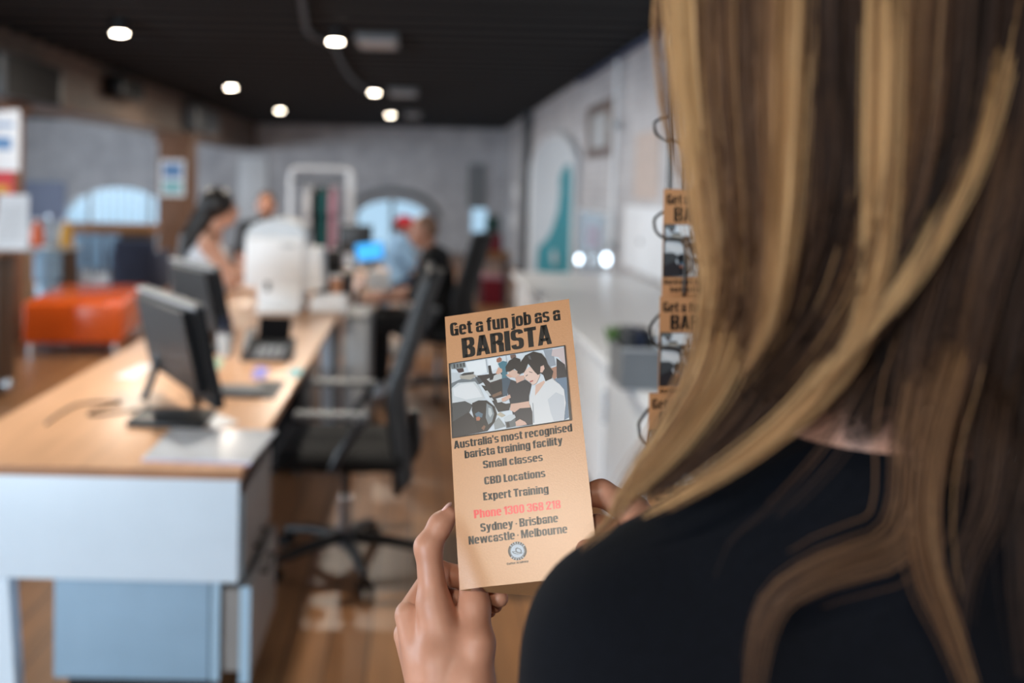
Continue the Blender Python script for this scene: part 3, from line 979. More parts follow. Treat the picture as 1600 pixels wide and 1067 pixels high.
MB().box(-hw * .6, -.10, .0, hw * .45, .02, .03, .006).build('output_tray', 'white_plastic', t)
# white paper tray box right of printer
q = flat(512, 489, DT2)
t = thing('paper_tray', 'low white paper tray at the front right of the second desk', 'paper tray', (q.x, q.y + .12, DT2))
MB().box(-.11, -.1, 0, .11, .12, .05, .006).build('tray', 'white_plastic', t)
MB().box(-.10, -.09, .05, .10, .10, .09, .006).build('paper_stack', 'white_paper', t)
# dark organiser and orange cup
q = P(545, 430, 6.75)
t = thing('desk_organiser', 'black desk organiser on the second desk right of the printer', 'organiser', (-.555, 6.72, DT2))
MB().box(-.12, -.1, 0, .12, .1, .16, .01).box(-.12, .0, .16, .04, .1, .30, .01).build('body', 'black_plastic', t)
MB().box(-.11, -.104, .02, .11, -.1, .09).build('drawer', 'dark_grey', t)
q = P(530, 432, 6.45)
t = thing('coffee_cup', 'orange paper cup in front of the black organiser', 'cup', (q.x - .02, 6.5, DT2))
MB().lathe((0, 0, 0), [(.03, 0), (.042, .14), (.038, .14), (.027, .008)], 20).build('cup', mat('cup_peach', rgb(206, 150, 116), .5), t)
MB().lathe((0, 0, .138), [(.045, 0), (.045, .01), (.038, .018)], 20).build('lid', 'white_plastic', t)
t = thing('computer_mouse', 'black computer mouse on the second desk by the paper tray', 'mouse', (-.50, 6.3, DT2))
MB().sphere((0, 0, .01), .032, .055, .024).box(-.03, -.05, 0, .03, .05, .012, .004).build('body', 'black_plastic', t)
q = P(478, 450, 7.4)
for (x, y, h_, lb, m) in ((-.86, 7.75, .24, 'tall black bottle behind the white printer on the second desk', 'black_plastic'), (-.62, 7.5, .30, 'dark grey bottle on the second desk under the clothes rack', 'dark_grey'), (-.50, 7.9, .22, 'clear bottle at the far right corner of the second desk', 'glass_blue')):
    t = thing('bottle', lb, 'bottle', (x, y, DT2), 0, 'bottles on the second desk')
    MB().lathe((0, 0, 0), [(.036, 0), (.038, .02), (.038, h_ * .65), (.016, h_ * .8), (.016, h_ * .92)], 18).build('body', m, t)
    MB().lathe((0, 0, h_ * .9), [(.02, 0), (.02, h_ * .1)], 14).build('cap', 'black_plastic', t)
# black monitor and blue screen on the third desk
a, b = P(530, 395, 8.85), P(582, 352, 8.85)
t = thing('monitor', 'black monitor standing on the third desk below the clothes rack', 'monitor', ((a.x + b.x) / 2, 8.85, DT))
hw = (b.x - a.x) / 2
MB().box(-hw, -.02, a.z - DT, hw, .02, b.z - DT, .006).build('screen_panel', 'black_plastic', t)
MB().box(-.03, .01, .01, .03, .04, a.z - DT + .1).build('stand', 'black_plastic', t)
MB().box(-.12, -.07, 0, .12, .1, .014, .005).build('base', 'black_plastic', t)
a, b = P(556, 407, 8.55), P(602, 379, 8.55)
t = thing('tablet', 'tablet with glowing blue screen leaning on a stand by the monitor', 'tablet', ((a.x + b.x) / 2, 8.57, DT))
hw = (b.x - a.x) / 2
M = Matrix.Translation((0, 0, a.z - DT)) @ Matrix.Rotation(R(-8), 4, 'Y') @ Matrix.Rotation(R(-14), 4, 'X')
MB().box(-hw, 0, 0, hw, .012, b.z - a.z, .003, M=M).build('body', 'black_plastic', t)
MB().box(-hw + .008, -.002, .008, hw - .008, .0, b.z - a.z - .008, M=M).build('screen', 'screen_blue', t)
MB().box(-.05, .01, 0, .05, .1, .012).box(-.02, .03, 0, .02, .06, a.z - DT + .06).build('stand', 'black_plastic', t)

# ------------------------------------------------------------------ office chairs
def office_chair(label, loc, rz, group, tall=True, backmat='mesh_fabric', arms=True):
    t = thing('office_chair', label, 'office chair', loc, rz, group)
    MB().box(-.25, -.23, .43, .25, .26, .505, .035).build('seat', 'black_fabric', t)
    prof = [(-.235, .36), (-.225, .5), (-.205, .64), (-.205, .72), (-.235, .82), (-.275, .95), (-.305, 1.06), (-.345, 1.17)] if tall else [(-.26, .42), (-.26, .6), (-.265, .75), (-.27, .88)]
    prof = [Vector((0, a, b)) for a, b in prof]
    pp = smoothpath(prof, 4)
    mb = MB()
    vs, fs = [], []
    W = 13
    for i, p in enumerate(pp):
        tt = i / (len(pp) - 1)
        hw = .225 - (.05 * max(0, tt - .7) / .3 if tall else 0)
        for j in range(W):
            s = -1 + 2 * j / (W - 1)
            vs.append((s * hw, p.y + .045 * s * s, p.z))
    for i, p in enumerate(pp):
        tt = i / (len(pp) - 1)
        hw = .225 - (.05 * max(0, tt - .7) / .3 if tall else 0)
        for j in range(W):
            s = -1 + 2 * j / (W - 1)
            vs.append((s * hw, p.y + .045 * s * s - .028, p.z))
    N = len(pp)
    g = lambda l, i, j: l * N * W + i * W + j
    for i in range(N - 1):
        for j in range(W - 1):
            fs += [(g(0, i, j), g(0, i, j + 1), g(0, i + 1, j + 1), g(0, i + 1, j)), (g(1, i, j + 1), g(1, i, j), g(1, i + 1, j), g(1, i + 1, j + 1))]
        fs += [(g(0, i, 0), g(0, i + 1, 0), g(1, i + 1, 0), g(1, i, 0)), (g(0, i + 1, W - 1), g(0, i, W - 1), g(1, i, W - 1), g(1, i + 1, W - 1))]
    for j in range(W - 1):
        fs += [(g(0, 0, j + 1), g(0, 0, j), g(1, 0, j), g(1, 0, j + 1)), (g(0, N - 1, j), g(0, N - 1, j + 1), g(1, N - 1, j + 1), g(1, N - 1, j))]
    mb.add(vs, fs)
    bk = mb.build('backrest', backmat, t)
    fr = MB()
    e0 = [Vector((.228, p.y + .03, p.z)) for p in pp]
    e1 = [Vector((-.228, p.y + .03, p.z)) for p in pp]
    fr.tube(e0 + e1[::-1], .016, 8, closed=True)
    fr.build('back_frame', 'black_plastic', bk)
    MB().tube(smoothpath([(0, -.02, .41), (0, -.2, .40), (0, -.27, .47), (0, -.262, .62)]), .024, 10).build('back_support', 'black_plastic', t)
    if arms:
        for s in (-1, 1):
            a = MB().box(s * .30 - .028, -.10, .645, s * .30 + .028, .17, .672, .01).build('armrest', 'mid_grey', t)
            MB().tube([(s * .30, -.085, .648), (s * .295, .0, .52), (s * .285, .03, .455), (s * .2, .03, .43)], .017, 8).build('arm_strut', 'dark_grey', a)
    MB().box(-.09, -.1, .385, .09, .12, .432, .01).build('mechanism', 'black_plastic', t)
    MB().cyl((.09, .12, .41), (.27, .12, .40), .008, n=10).sphere((.27, .12, .40), .025, .025, .025).build('tilt_knob', 'chrome', t)
    MB().cyl((0, 0, .25), (0, 0, .39), .016).build('gas_lift', 'black_plastic', t)
    MB().cyl((0, 0, .07), (0, 0, .27), .026).build('lift_column', 'steel', t)
    for k in range(5):
        a = R(72 * k + 54)
        dx, dy = math.cos(a), math.sin(a)
        MB().tube([(0, 0, .115), (dx * .17, dy * .17, .10), (dx * .31, dy * .31, .072)], .02, 10, rs=[.028, .022, .016]).build('base_arm', 'black_plastic', t)
        px, py = dx * .31, dy * .31
        c = MB()
        for q in (-1, 1):
            c.cyl((px - dy * .012 * q, py + dx * .012 * q, .028), (px - dy * .026 * q, py + dx * .026 * q, .028), .028, n=16)
        c.cyl((px, py, .03), (px, py, .075), .008, n=8)
        c.build('castor', 'black_gloss', t)
    return t
office_chair('empty black office chair with tall curved back beside the long desk', (-.262, 3.86, 0), R(90), 'black office chairs')
office_chair('black office chair in which the man in black sits', (.165, 7.02, 0), R(70), 'black office chairs', backmat='black_fabric')
office_chair('dark chair with flat back in which the woman in white sits', (-1.42, 6.93, 0), R(-80), 'black office chairs', tall=False, backmat=mat('chair_brown', rgb(40, 34, 33), .6, noise=.1), arms=False)

# ------------------------------------------------------------------ orange ottoman
t = thing('ottoman', 'large glossy orange vinyl ottoman on chrome legs', 'ottoman', (-2.95, 8.95, 0), R(8))
MB().box(-.40, -.76, .115, .40, .76, .455, .03).build('seat_block', 'orange_vinyl', t)
MB().tube([(-.398, -.758, .415), (.398, -.758, .415), (.398, .758, .415), (-.398, .758, .415)], .007, 6, closed=True).build('piping', 'orange_vinyl', t)
for sx in (-1, 1):
    for sy in (-1, 1):
        MB().cyl((sx * .34, sy * .68, 0), (sx * .34, sy * .68, .12), .028).build('leg', 'chrome', t)

# ------------------------------------------------------------------ dark counter at the left edge with its sign holder
t = thing('reception_counter', 'dark wooden counter cut off by the left edge of the photo', 'counter', (-3.20, 6.62, 0))
ct = P(20, 395, 6.62).z
MB().box(-.5, 0, .06, .40, .30, ct - .03, .005).build('carcass', 'dark_wood', t)
MB().box(-.53, -.03, ct - .03, .42, .33, ct, .006).build('counter_top', 'bar_wood', t)
MB().box(-.47, .03, 0, .37, .27, .06).build('plinth', 'black_plastic', t)
MB().box(.10, -.006, .1, .14, 0, ct - .08).build('groove', 'black_plastic', t)
kx = P(12, 632, 6.6)
MB().sphere((kx.x + 3.20, -.03, max(.1, kx.z)), .045, .03, .045).cyl((kx.x + 3.20, -.03, max(.1, kx.z)), (kx.x + 3.20, 0.0, max(.1, kx.z)), .012).build('knob', 'steel', t)
a, b = P(-12, 392, 6.75), P(43, 392, 6.75)
top = P(30, 304, 6.85)
t = thing('sign_holder', 'white printed notice in a sloping holder on the dark counter', 'sign holder', ((a.x + b.x) / 2, 6.75, ct))
hw = (b.x - a.x) / 2
hh = top.z - ct
MB().slab([(-hw, 0, .01), (hw, 0, .01), (hw * .72, .10, hh), (-hw, .10, hh)], (0, .006, 0)).build('notice', 'white_paper', t)
MB().box(-hw, -.03, 0, hw, .16, .012, .003).build('foot', 'glass_clear', t)
mb = MB()
for k in range(9):
    z = hh * (.2 + .07 * k)
    mb.slab([(-hw * .8, .1 * z / hh - .0025, z), (hw * (.45 + .2 * (k % 3) / 2), .1 * z / hh - .0025, z), (hw * (.45 + .2 * (k % 3) / 2), .1 * (z + .008) / hh - .0025, z + .008), (-hw * .8, .1 * (z + .008) / hh - .0025, z + .008)], (0, .001, 0))
mb.build('print_lines', 'light_grey', t)

def post_sheet(name, x0, y0, x1, y1, Y, m, label, cat, extra=None):
    a, b = P(x0, y1, Y), P(x1, y0, Y)
    t = thing(name, label, cat, ((a.x + b.x) / 2, Y, a.z))
    hw, h = (b.x - a.x) / 2, b.z - a.z
    MB().box(-hw, -.006, 0, hw, 0, h).build('sheet', m, t)
    if extra:
        extra(t, hw, h)
    return t
def ex1(t, hw, h):
    MB().box(-hw * .6, -.009, h * .35, hw * .6, -.006, h * .55).box(-hw * .7, -.009, h * .72, hw * .7, -.006, h * .78).build('print', 'blue_print', t)
def ex2(t, hw, h):
    MB().box(-hw * .7, -.009, h * .08, hw * .6, -.006, h * .4).build('yellow_print', 'yellow', t)
def ex3(t, hw, h):
    MB().box(-hw * .75, -.009, h * .5, hw * .75, -.006, h * .9).build('blue_print', 'blue_print', t)
    MB().box(-hw * .75, -.009, h * .1, hw * .75, -.006, h * .4).build('print_lines', 'sticky_teal', t)
post_sheet('poster', -30, 172, 31, 266, 8.54, 'white_paper', 'tall white poster on the timber post at the left edge', 'poster', ex1)
post_sheet('flyer_sheet', -20, 268, 22, 304, 8.54, 'red_print', 'small red and yellow flyer under the tall white poster', 'flyer', ex2)
post_sheet('poster', 250, 250, 289, 306, 14.68, 'white_paper', 'blue and white poster on the far timber post', 'poster', ex3)

# ------------------------------------------------------------------ bar area in front of the wide window
Yb = 13.2
zr = P(180, 353, Yb).z
x0, x1 = P(112, 353, Yb).x, P(243, 353, Yb).x
t = thing('bar_table', 'long narrow timber bar table below the wide arched window', 'table', ((x0 + x1) / 2, Yb, 0))
hw = (x1 - x0) / 2
MB().box(-hw, -.2, zr - .09, hw, .25, zr + .03, .01).build('tabletop', 'bar_wood', t)
MB().box(-hw + .1, .18, .2, hw - .1, .2, zr - .09).build('panel', 'dark_wood', t)
for sx in (-1, 1):
    MB().box(sx * (hw - .06) - .035, -.1, 0, sx * (hw - .06) + .035, .15, zr - .09).build('leg', 'dark_wood', t)
for k, px in enumerate((124, 150, 176)):
    q = P(px, 390, Yb - .65)
    lb = ['pale blue plastic stool at the bar table, leftmost of three', 'pale blue plastic stool at the bar table, middle of three', 'pale blue plastic stool at the bar table, rightmost of three'][k]
    t = thing('bar_stool', lb, 'stool', (q.x, Yb - .65, 0), 0, 'pale stools at the bar table')
    zt, zb = P(px, 366, Yb - .65).z, P(px, 416, Yb - .65).z
    MB().slab([(-.07, 0, zb), (.07, 0, zb), (.095, -.03, zt), (-.095, -.03, zt)], (0, .025, 0)).build('backrest', 'stool_clear', t)
    MB().box(-.09, 0, zb - .03, .09, .30, zb, .012).build('seat', 'stool_clear', t)
    for sx in (-1, 1):
        for sy in (0, 1):
            MB().cyl((sx * .07, .04 + .22 * sy, zb - .03), (sx * .09, .0 + .30 * sy, 0), .014, n=10).build('leg', 'light_grey', t)
q = P(220, 372, Yb - .5)
t = thing('armchair', 'dark navy armchair beside the far timber post', 'armchair', (P(221, 400, 12.4).x, 12.4, 0))
zt = P(221, 372, 12.4).z
MB().box(-.24, -.3, .12, .24, .3, .45, .05).build('seat', 'cloth_denim', t)
MB().box(-.26, -.36, .12, .26, -.24, zt, .05).build('backrest', 'cloth_denim', t)
for sx in (-1, 1):
    MB().box(sx * .25 - .05, -.3, .12, sx * .25 + .05, .3, .6, .03).build('arm', 'cloth_denim', t)
    for sy in (-1, 1):
        MB().cyl((sx * .2, sy * .25, 0), (sx * .2, sy * .25, .13), .02).build('leg', 'steel', t)
# tall side counter with glasses
Yc = 11.0
zt = P(75, 385, Yc).z
x0, x1 = P(36, 385, Yc).x, P(112, 385, Yc).x
t = thing('side_counter', 'timber side counter with pale top behind the orange ottoman', 'counter', ((x0 + x1) / 2, Yc, 0))
hw = (x1 - x0) / 2
MB().box(-hw, -.2, zt - .04, hw, .3, zt, .006).build('counter_top', 'light_grey', t)
MB().box(-hw + .03, -.15, .0, -hw * .2, .27, zt - .04).build('cabinet', 'bar_wood', t)
MB().box(hw * .3, -.15, 0, hw - .02, .27, zt - .04).build('panel', 'dark_wood', t)
t = thing('water_dispenser', 'pale blue water canister standing under the side counter', 'canister', (P(75, 440, Yc - .3).x, Yc - .32, 0))
zz = P(75, 388, Yc - .3).z
MB().lathe((0, 0, 0), [(.12, 0), (.12, zz * .45), (.10, zz * .5), (.14, zz * .55), (.14, zz * .92), (.06, zz)], 22).build('body', 'stool_clear', t)
MB().lathe((0, 0, zz), [(.05, 0), (.05, .03)], 16).build('cap', 'white_plastic', t)
for k, (px, m, h_, lb, nm) in enumerate(((58, 'orange', .30, 'orange bottle on the side counter', 'bottle'), (79, 'glass_blue', .34, 'clear glass jug on the side counter between the orange and yellow bottles', 'jug'), (106, 'yellow', .30, 'yellow bottle at the right end of the side counter', 'bottle'))):
    x = P(px, 380, Yc).x
    if px > 100:
        x = min(x, x1 - .06)
    t = thing(nm, lb, nm, (x, Yc, zt), 0, 'bottles on the side counter')
    MB().lathe((0, 0, 0), [(.065, 0), (.07, .02), (.07, h_ * .6), (.035, h_ * .8), (.035, h_ * .95)], 20).build('body', m, t)
    MB().lathe((0, 0, h_ * .93), [(.042, 0), (.042, h_ * .09)], 16).build('cap', 'white_plastic' if m != 'glass_blue' else 'steel', t)
t = thing('tray', 'dark tray at the left end of the side counter', 'tray', (x0 + .10, Yc + .20, zt))
MB().box(-.08, -.09, 0, .08, .09, .05, .01).build('body', 'black_plastic', t)
MB().box(-.085, -.095, .045, .085, .095, .055, .003).build('rim', 'dark_wood', t)

# ------------------------------------------------------------------ clothes rack with clothes
Yr = 10.6
a, b = P(452, 400, Yr), P(551, 264, Yr)
t = thing('clothes_rack', 'white tubular clothes rack with rounded corners', 'clothes rack', ((a.x + b.x) / 2, Yr, 0))
hw, zt = (b.x - a.x) / 2, b.z
pts = [(-hw, 0, .06), (-hw, 0, zt - .09)] + [(-hw + .09 - .09 * math.cos(R(15 * i)), 0, zt - .09 + .09 * math.sin(R(15 * i))) for i in range(1, 7)]
pts += [(hw - .09 + .09 * math.sin(R(15 * i)), 0, zt - .09 + .09 * math.cos(R(15 * i))) for i in range(0, 7)] + [(hw, 0, .06)]
MB().tube(pts, .027, 12).build('frame', 'white_plastic', t)
MB().tube([(-hw, 0, zt - .13), (hw, 0, zt - .13)], .014, 10).build('hanging_rail', 'dark_grey', t)
MB().cyl((hw - .035, 0, .06), (hw - .035, 0, zt - .05), .03).build('post', 'white_plastic', t)
for s in (-1, 1):
    ft = MB().box(s * hw - .03, -.25, .03, s * hw + .03, .25, .07, .01).build('foot', 'white_plastic', t)
    for q in (-1, 1):
        MB().cyl((s * hw - .015, q * .22, .015), (s * hw + .015, q * .22, .015), .016, n=12).build('castor', 'black_plastic', ft)
for k, (px, m, lb) in enumerate(((484, 'cloth_white', 'white shirt hanging on the clothes rack'), (497, 'cloth_black', 'black shirt hanging on the clothes rack'), (508, 'cloth_teal', 'dark teal shirt hanging on the clothes rack'), (522, 'cloth_pink', 'dusty pink shirt hanging on the clothes rack'))):
    q = P(px, 300, Yr)
    t2 = thing('shirt', lb, 'shirt', (q.x, Yr, zt - .145 - .0), 0, 'clothes on the white rack')
    V = []
    d = .034
    out = [(-.04, -.05), (-.21, -.12), (-.26, -.34), (-.19, -.36), (-.19, -.74), (.19, -.74), (.19, -.36), (.26, -.34), (.21, -.12), (.04, -.05)]
    MB().slab([(-d, y, z) for y, z in out], (2 * d, 0, 0)).build('garment', m, t2)
    MB().tube(smoothpath([(0, 0, -.05), (0, 0, .0), (0, .012, .022), (0, .0, .03), (0, -.014, .02)]), .004, 6).tube([(0, -.18, -.10), (0, 0, -.05), (0, .18, -.10)], .008, 6).build('hanger', 'steel', t2)
# ------------------------------------------------------------------ seated people in the background
def person(label, loc, rz, pose, skin, shirt, trousers, hair, res=.011, scale=1.0, sleeves=True, cap=None, shoes='black_plastic', group=None):
    t = thing('person', label, 'person', loc, rz, group)
    t.scale = (scale,) * 3
    J = dict(pel=(0, 0, .55), ch=(0, .02, .86), nk=(0, .035, 1.03), hd=(0, .07, 1.18), hL=(-.095, .02, .53), hR=(.095, .02, .53),
             kL=(-.12, .43, .53), kR=(.12, .43, .53), aL=(-.12, .42, .09), aR=(.12, .42, .09),
             sL=(-.175, .02, .98), sR=(.175, .02, .98), eL=(-.215, .12, .74), eR=(.215, .12, .74), wL=(-.12, .36, .72), wR=(.12, .36, .72))
    J.update(pose)
    J = {k: Vector(v) for k, v in J.items()}
    torso = [cone(J['pel'], J['ch'], .135, .13), cone(J['pel'] + Vector((-.05, 0, 0)), J['pel'] + Vector((.05, 0, 0)), .125, .125),
             cone(J['ch'] + Vector((-.06, 0, .0)), J['ch'] + Vector((.06, 0, .0)), .115, .115), cone(J['sL'], J['nk'] - Vector((0, 0, .03)), .062, .07), cone(J['sR'], J['nk'] - Vector((0, 0, .03)), .062, .07)]
    head = J['hd']
    hp = [cone(J['nk'] - Vector((0, 0, .03)), head - Vector((0, .01, .05)), .056, .05), ell(head + Vector((0, -.005, .015)), .076, .096, .105),
          ell(head + Vector((0, .035, -.055)), .052, .058, .06), cone(head + Vector((0, .092, .01)), head + Vector((0, .112, -.025)), .008, .013),
          ell(head + Vector((-.078, -.005, -.005)), .012, .02, .03), ell(head + Vector((.078, -.005, -.005)), .012, .02, .03), ell(head + Vector((0, .085, -.055)), .026, .014, .012)]
    arms, hands = [], []
    for s in 'LR':
        arms += [cone(J['s' + s], J['e' + s], .052, .042)]
        d = (J['w' + s] - J['e' + s]).normalized()
        side = d.cross(Vector((0, 0, 1))).normalized()
        w_ = J['w' + s]
        hands += [cone(J['e' + s], w_, .041, .028), cone(w_, w_ + d * .07, .027, .03)]
        for q in range(4):
            o_ = side * (.026 * (q - 1.5) / 1.5)
            hands += [cone(w_ + d * .075 + o_, w_ + d * .125 + o_ * 1.2 - Vector((0, 0, .012)), .0105, .0095), cone(w_ + d * .125 + o_ * 1.2 - Vector((0, 0, .012)), w_ + d * (.15 + .008 * (q % 2)) + o_ * 1.2 - Vector((0, 0, .04)), .0095, .0085)]
        tm = side * (.03 if s == 'L' else -.03)
        hands += [cone(w_ + d * .03 + tm * .6, w_ + d * .085 + tm * 1.7, .013, .0095)]
    legs = []
    for s in 'LR':
        legs += [cone(J['h' + s], J['k' + s], .088, .062), cone(J['k' + s], J['a' + s], .06, .042)]
    sdf_obj(torso + hp + arms + hands + legs, res, .022, 'body', skin, t)
    sh = grow(torso, .010) + grow(arms, .013)
    if sleeves == 'long':
        sh += [cone(J['e' + s], J['w' + s], .055, .042) for s in 'LR']
    if sleeves is False:
        sh = grow(torso[:3], .010) + [cone(J['sL'] + Vector((.07, 0, 0)), J['nk'] - Vector((0, 0, .05)), .066, .07), cone(J['sR'] - Vector((.07, 0, 0)), J['nk'] - Vector((0, 0, .05)), .066, .07)]
    sdf_obj(sh, res, .02, 'shirt', shirt, t)
    tr = grow(legs, .012) + [cone(J['pel'] + Vector((-.05, 0, -.03)), J['pel'] + Vector((.05, 0, -.03)), .135, .135)]
    sdf_obj(tr, res, .03, 'trousers', trousers, t)
    for s in 'LR':
        a = J['a' + s]
        sdf_obj([cone((a.x, a.y - .05, .042), (a.x, a.y + .15, .036), .04, .036), cone((a.x, a.y, .05), (a.x, a.y, .1), .045, .045)], .009, .02, 'shoe', shoes, t)
    hs = []
    if hair:
        m, kind = hair
        if kind == 'long':
            hs = [ell(head + Vector((0, -.028, .036)), .106, .112, .112), cone(head + Vector((0, -.075, .01)), J['nk'] + Vector((0, -.12, -.02)), .075, .07), cone(J['nk'] + Vector((0, -.12, -.02)), J['ch'] + Vector((0, -.155, .0)), .07, .045)]
        elif kind == 'short':
            hs = [ell(head + Vector((0, -.022, .032)), .084, .098, .100)]
        elif kind == 'stubble':
            hs = [ell(head + Vector((0, -.015, .024)), .0775, .092, .1)]
        elif kind == 'beard':
            hs = [ell(head + Vector((0, -.022, .032)), .084, .098, .100), ell(head + Vector((0, .042, -.078)), .058, .06, .05)]
        sdf_obj(hs, .008, .02, 'hair', m, t)
    if cap:
        sdf_obj([ell(head + Vector((0, -.008, .045)), .092, .108, .088), cone(head + Vector((-.05, .09, .04)), head + Vector((.05, .09, .04)), .014, .014), cone(head + Vector((-.04, .15, .03)), head + Vector((.04, .15, .03)), .01, .01)], .008, .03, 'cap', cap, t)
    mb = MB()
    for s in (-1, 1):
        mb.sphere(tuple(head + Vector((s * .031, .086, .012))), .011, n=10)
    mb.build('eyes', 'eye_dark', t)
    return t
person('woman with long dark hair in a white sleeveless top seated left of the second desk', (-1.49, 6.95, .0), R(-78),
       dict(hd=(0, .10, 1.20), wL=(-.07, .40, .84), wR=(.05, .40, .84), eL=(-.21, .17, .76), eR=(.21, .17, .76), kL=(-.1, .42, .53), kR=(.1, .42, .53)),
       'skin_pale', 'cloth_white', 'cloth_denim', ('hair_black', 'long'), sleeves=False, scale=1.08)
person('bald man in a black shirt seated in an office chair facing left', (.145, 7.0, 0), R(78),
       dict(hd=(0, .11, 1.165), wL=(-.05, .42, .68), wR=(.12, .40, .70)), 'skin_warm', 'cloth_black', 'cloth_black', ('hair_stubble', 'stubble'), scale=1.0, shoes='white_plastic')
person('person in a red cap and light blue shirt facing the man in black', (P(632, 360, 9.75).x - .07, 9.75, 0), R(-80),
       dict(hd=(0, .08, 1.10), nk=(0, .035, .97)), 'skin_warm', 'cloth_blue', 'cloth_denim', ('hair_brown', 'short'), cap='cloth_red', scale=.97)
person('person with short brown hair and dark beard half hidden behind the white printer', (P(416, 330, 9.3).x, 9.35, .0), R(180),
       dict(), 'skin_warm', 'cloth_black', 'cloth_denim', ('hair_brown', 'beard'), scale=1.07)
for lb, (x, y), rz in (('plain dark stool under the person in the red cap', (P(632, 360, 9.75).x - .07, 9.75), -80), ('plain dark stool under the bearded person behind the printer', (P(416, 330, 9.3).x, 9.35), 180)):
    t = thing('stool', lb, 'stool', (x, y, 0), R(rz), 'dark stools')
    zt = .41 if rz == -80 else .44
    MB().lathe((0, 0, zt - .05), [(.17, 0), (.18, .02), (.17, .05)], 24).build('seat', 'black_plastic', t)
    for k in range(4):
        a = R(45 + 90 * k)
        MB().cyl((.11 * math.cos(a), .11 * math.sin(a), zt - .05), (.17 * math.cos(a), .17 * math.sin(a), 0), .014, n=10).build('leg', 'steel', t)
# white paper in the man's hands
q = P(576, 434, 7.0)
one(MB().slab([(-.06, -.05, -.04), (.10, -.05, -.06), (.10, .05, .05), (-.06, .05, .06)], (.002, 0, .003)).slab([(-.05, -.05, -.03), (.09, -.05, -.05), (.08, .04, .07), (-.05, .04, .08)], (.002, 0, .003)), 'paper_sheets', 'white_paper', 'folded white papers held by the man in black', 'paper', (q.x + .05, 7.0, q.z - .03))

# ------------------------------------------------------------------ the flyer (its print is laid out on the sheet, 99 x 210 mm)
CORN = [(695, 495), (889, 467), (936.5, 898), (717, 921)]      # TL TR BR BL in the photo
def homog(src, dst):
    A, b = [], []
    for (x, y), (u, v) in zip(src, dst):
        A.append([x, y, 1, 0, 0, 0, -u * x, -u * y]); b.append(u)
        A.append([0, 0, 0, x, y, 1, -v * x, -v * y]); b.append(v)
    h = np.linalg.solve(np.array(A, float), np.array(b, float))
    return np.append(h, 1).reshape(3, 3)
HM = homog(CORN, [(0, 0), (1, 0), (1, 1), (0, 1)])
def uv(p):
    q = HM @ np.array([p[0], p[1], 1.0])
    return q[0] / q[2], q[1] / q[2]
FW, FH = .099, .210

# hand-drawn heavy condensed letters: rectangles, polygons and round-cornered ring strokes (cap height 1)
def g_rect(x0, y0, x1, y1):
    return [[(x0, y0), (x1, y0), (x1, y1), (x0, y1)]]
def g_poly(*p):
    return [list(p)]
def g_arc(cx, cy, rx, ry, sx, sy, t0, t1, n=3.2, st=20):
    out = []
    def pt(a, ax, ay):
        c, s = math.cos(a), math.sin(a)
        return (cx + ax * math.copysign(abs(c) ** (2 / n), c), cy + ay * math.copysign(abs(s) ** (2 / n), s))
    for i in range(st):
        a, b = R(t0 + (t1 - t0) * i / st), R(t0 + (t1 - t0) * (i + 1) / st)
        out.append([pt(a, rx, ry), pt(b, rx, ry), pt(b, rx - sx, ry - sy), pt(a, rx - sx, ry - sy)])
    return out
XH = .80
S, T = .215, .145
def ringo(w=.52):
    return g_arc(w / 2, XH / 2, w / 2, XH / 2, S, T, 0, 360, st=36)
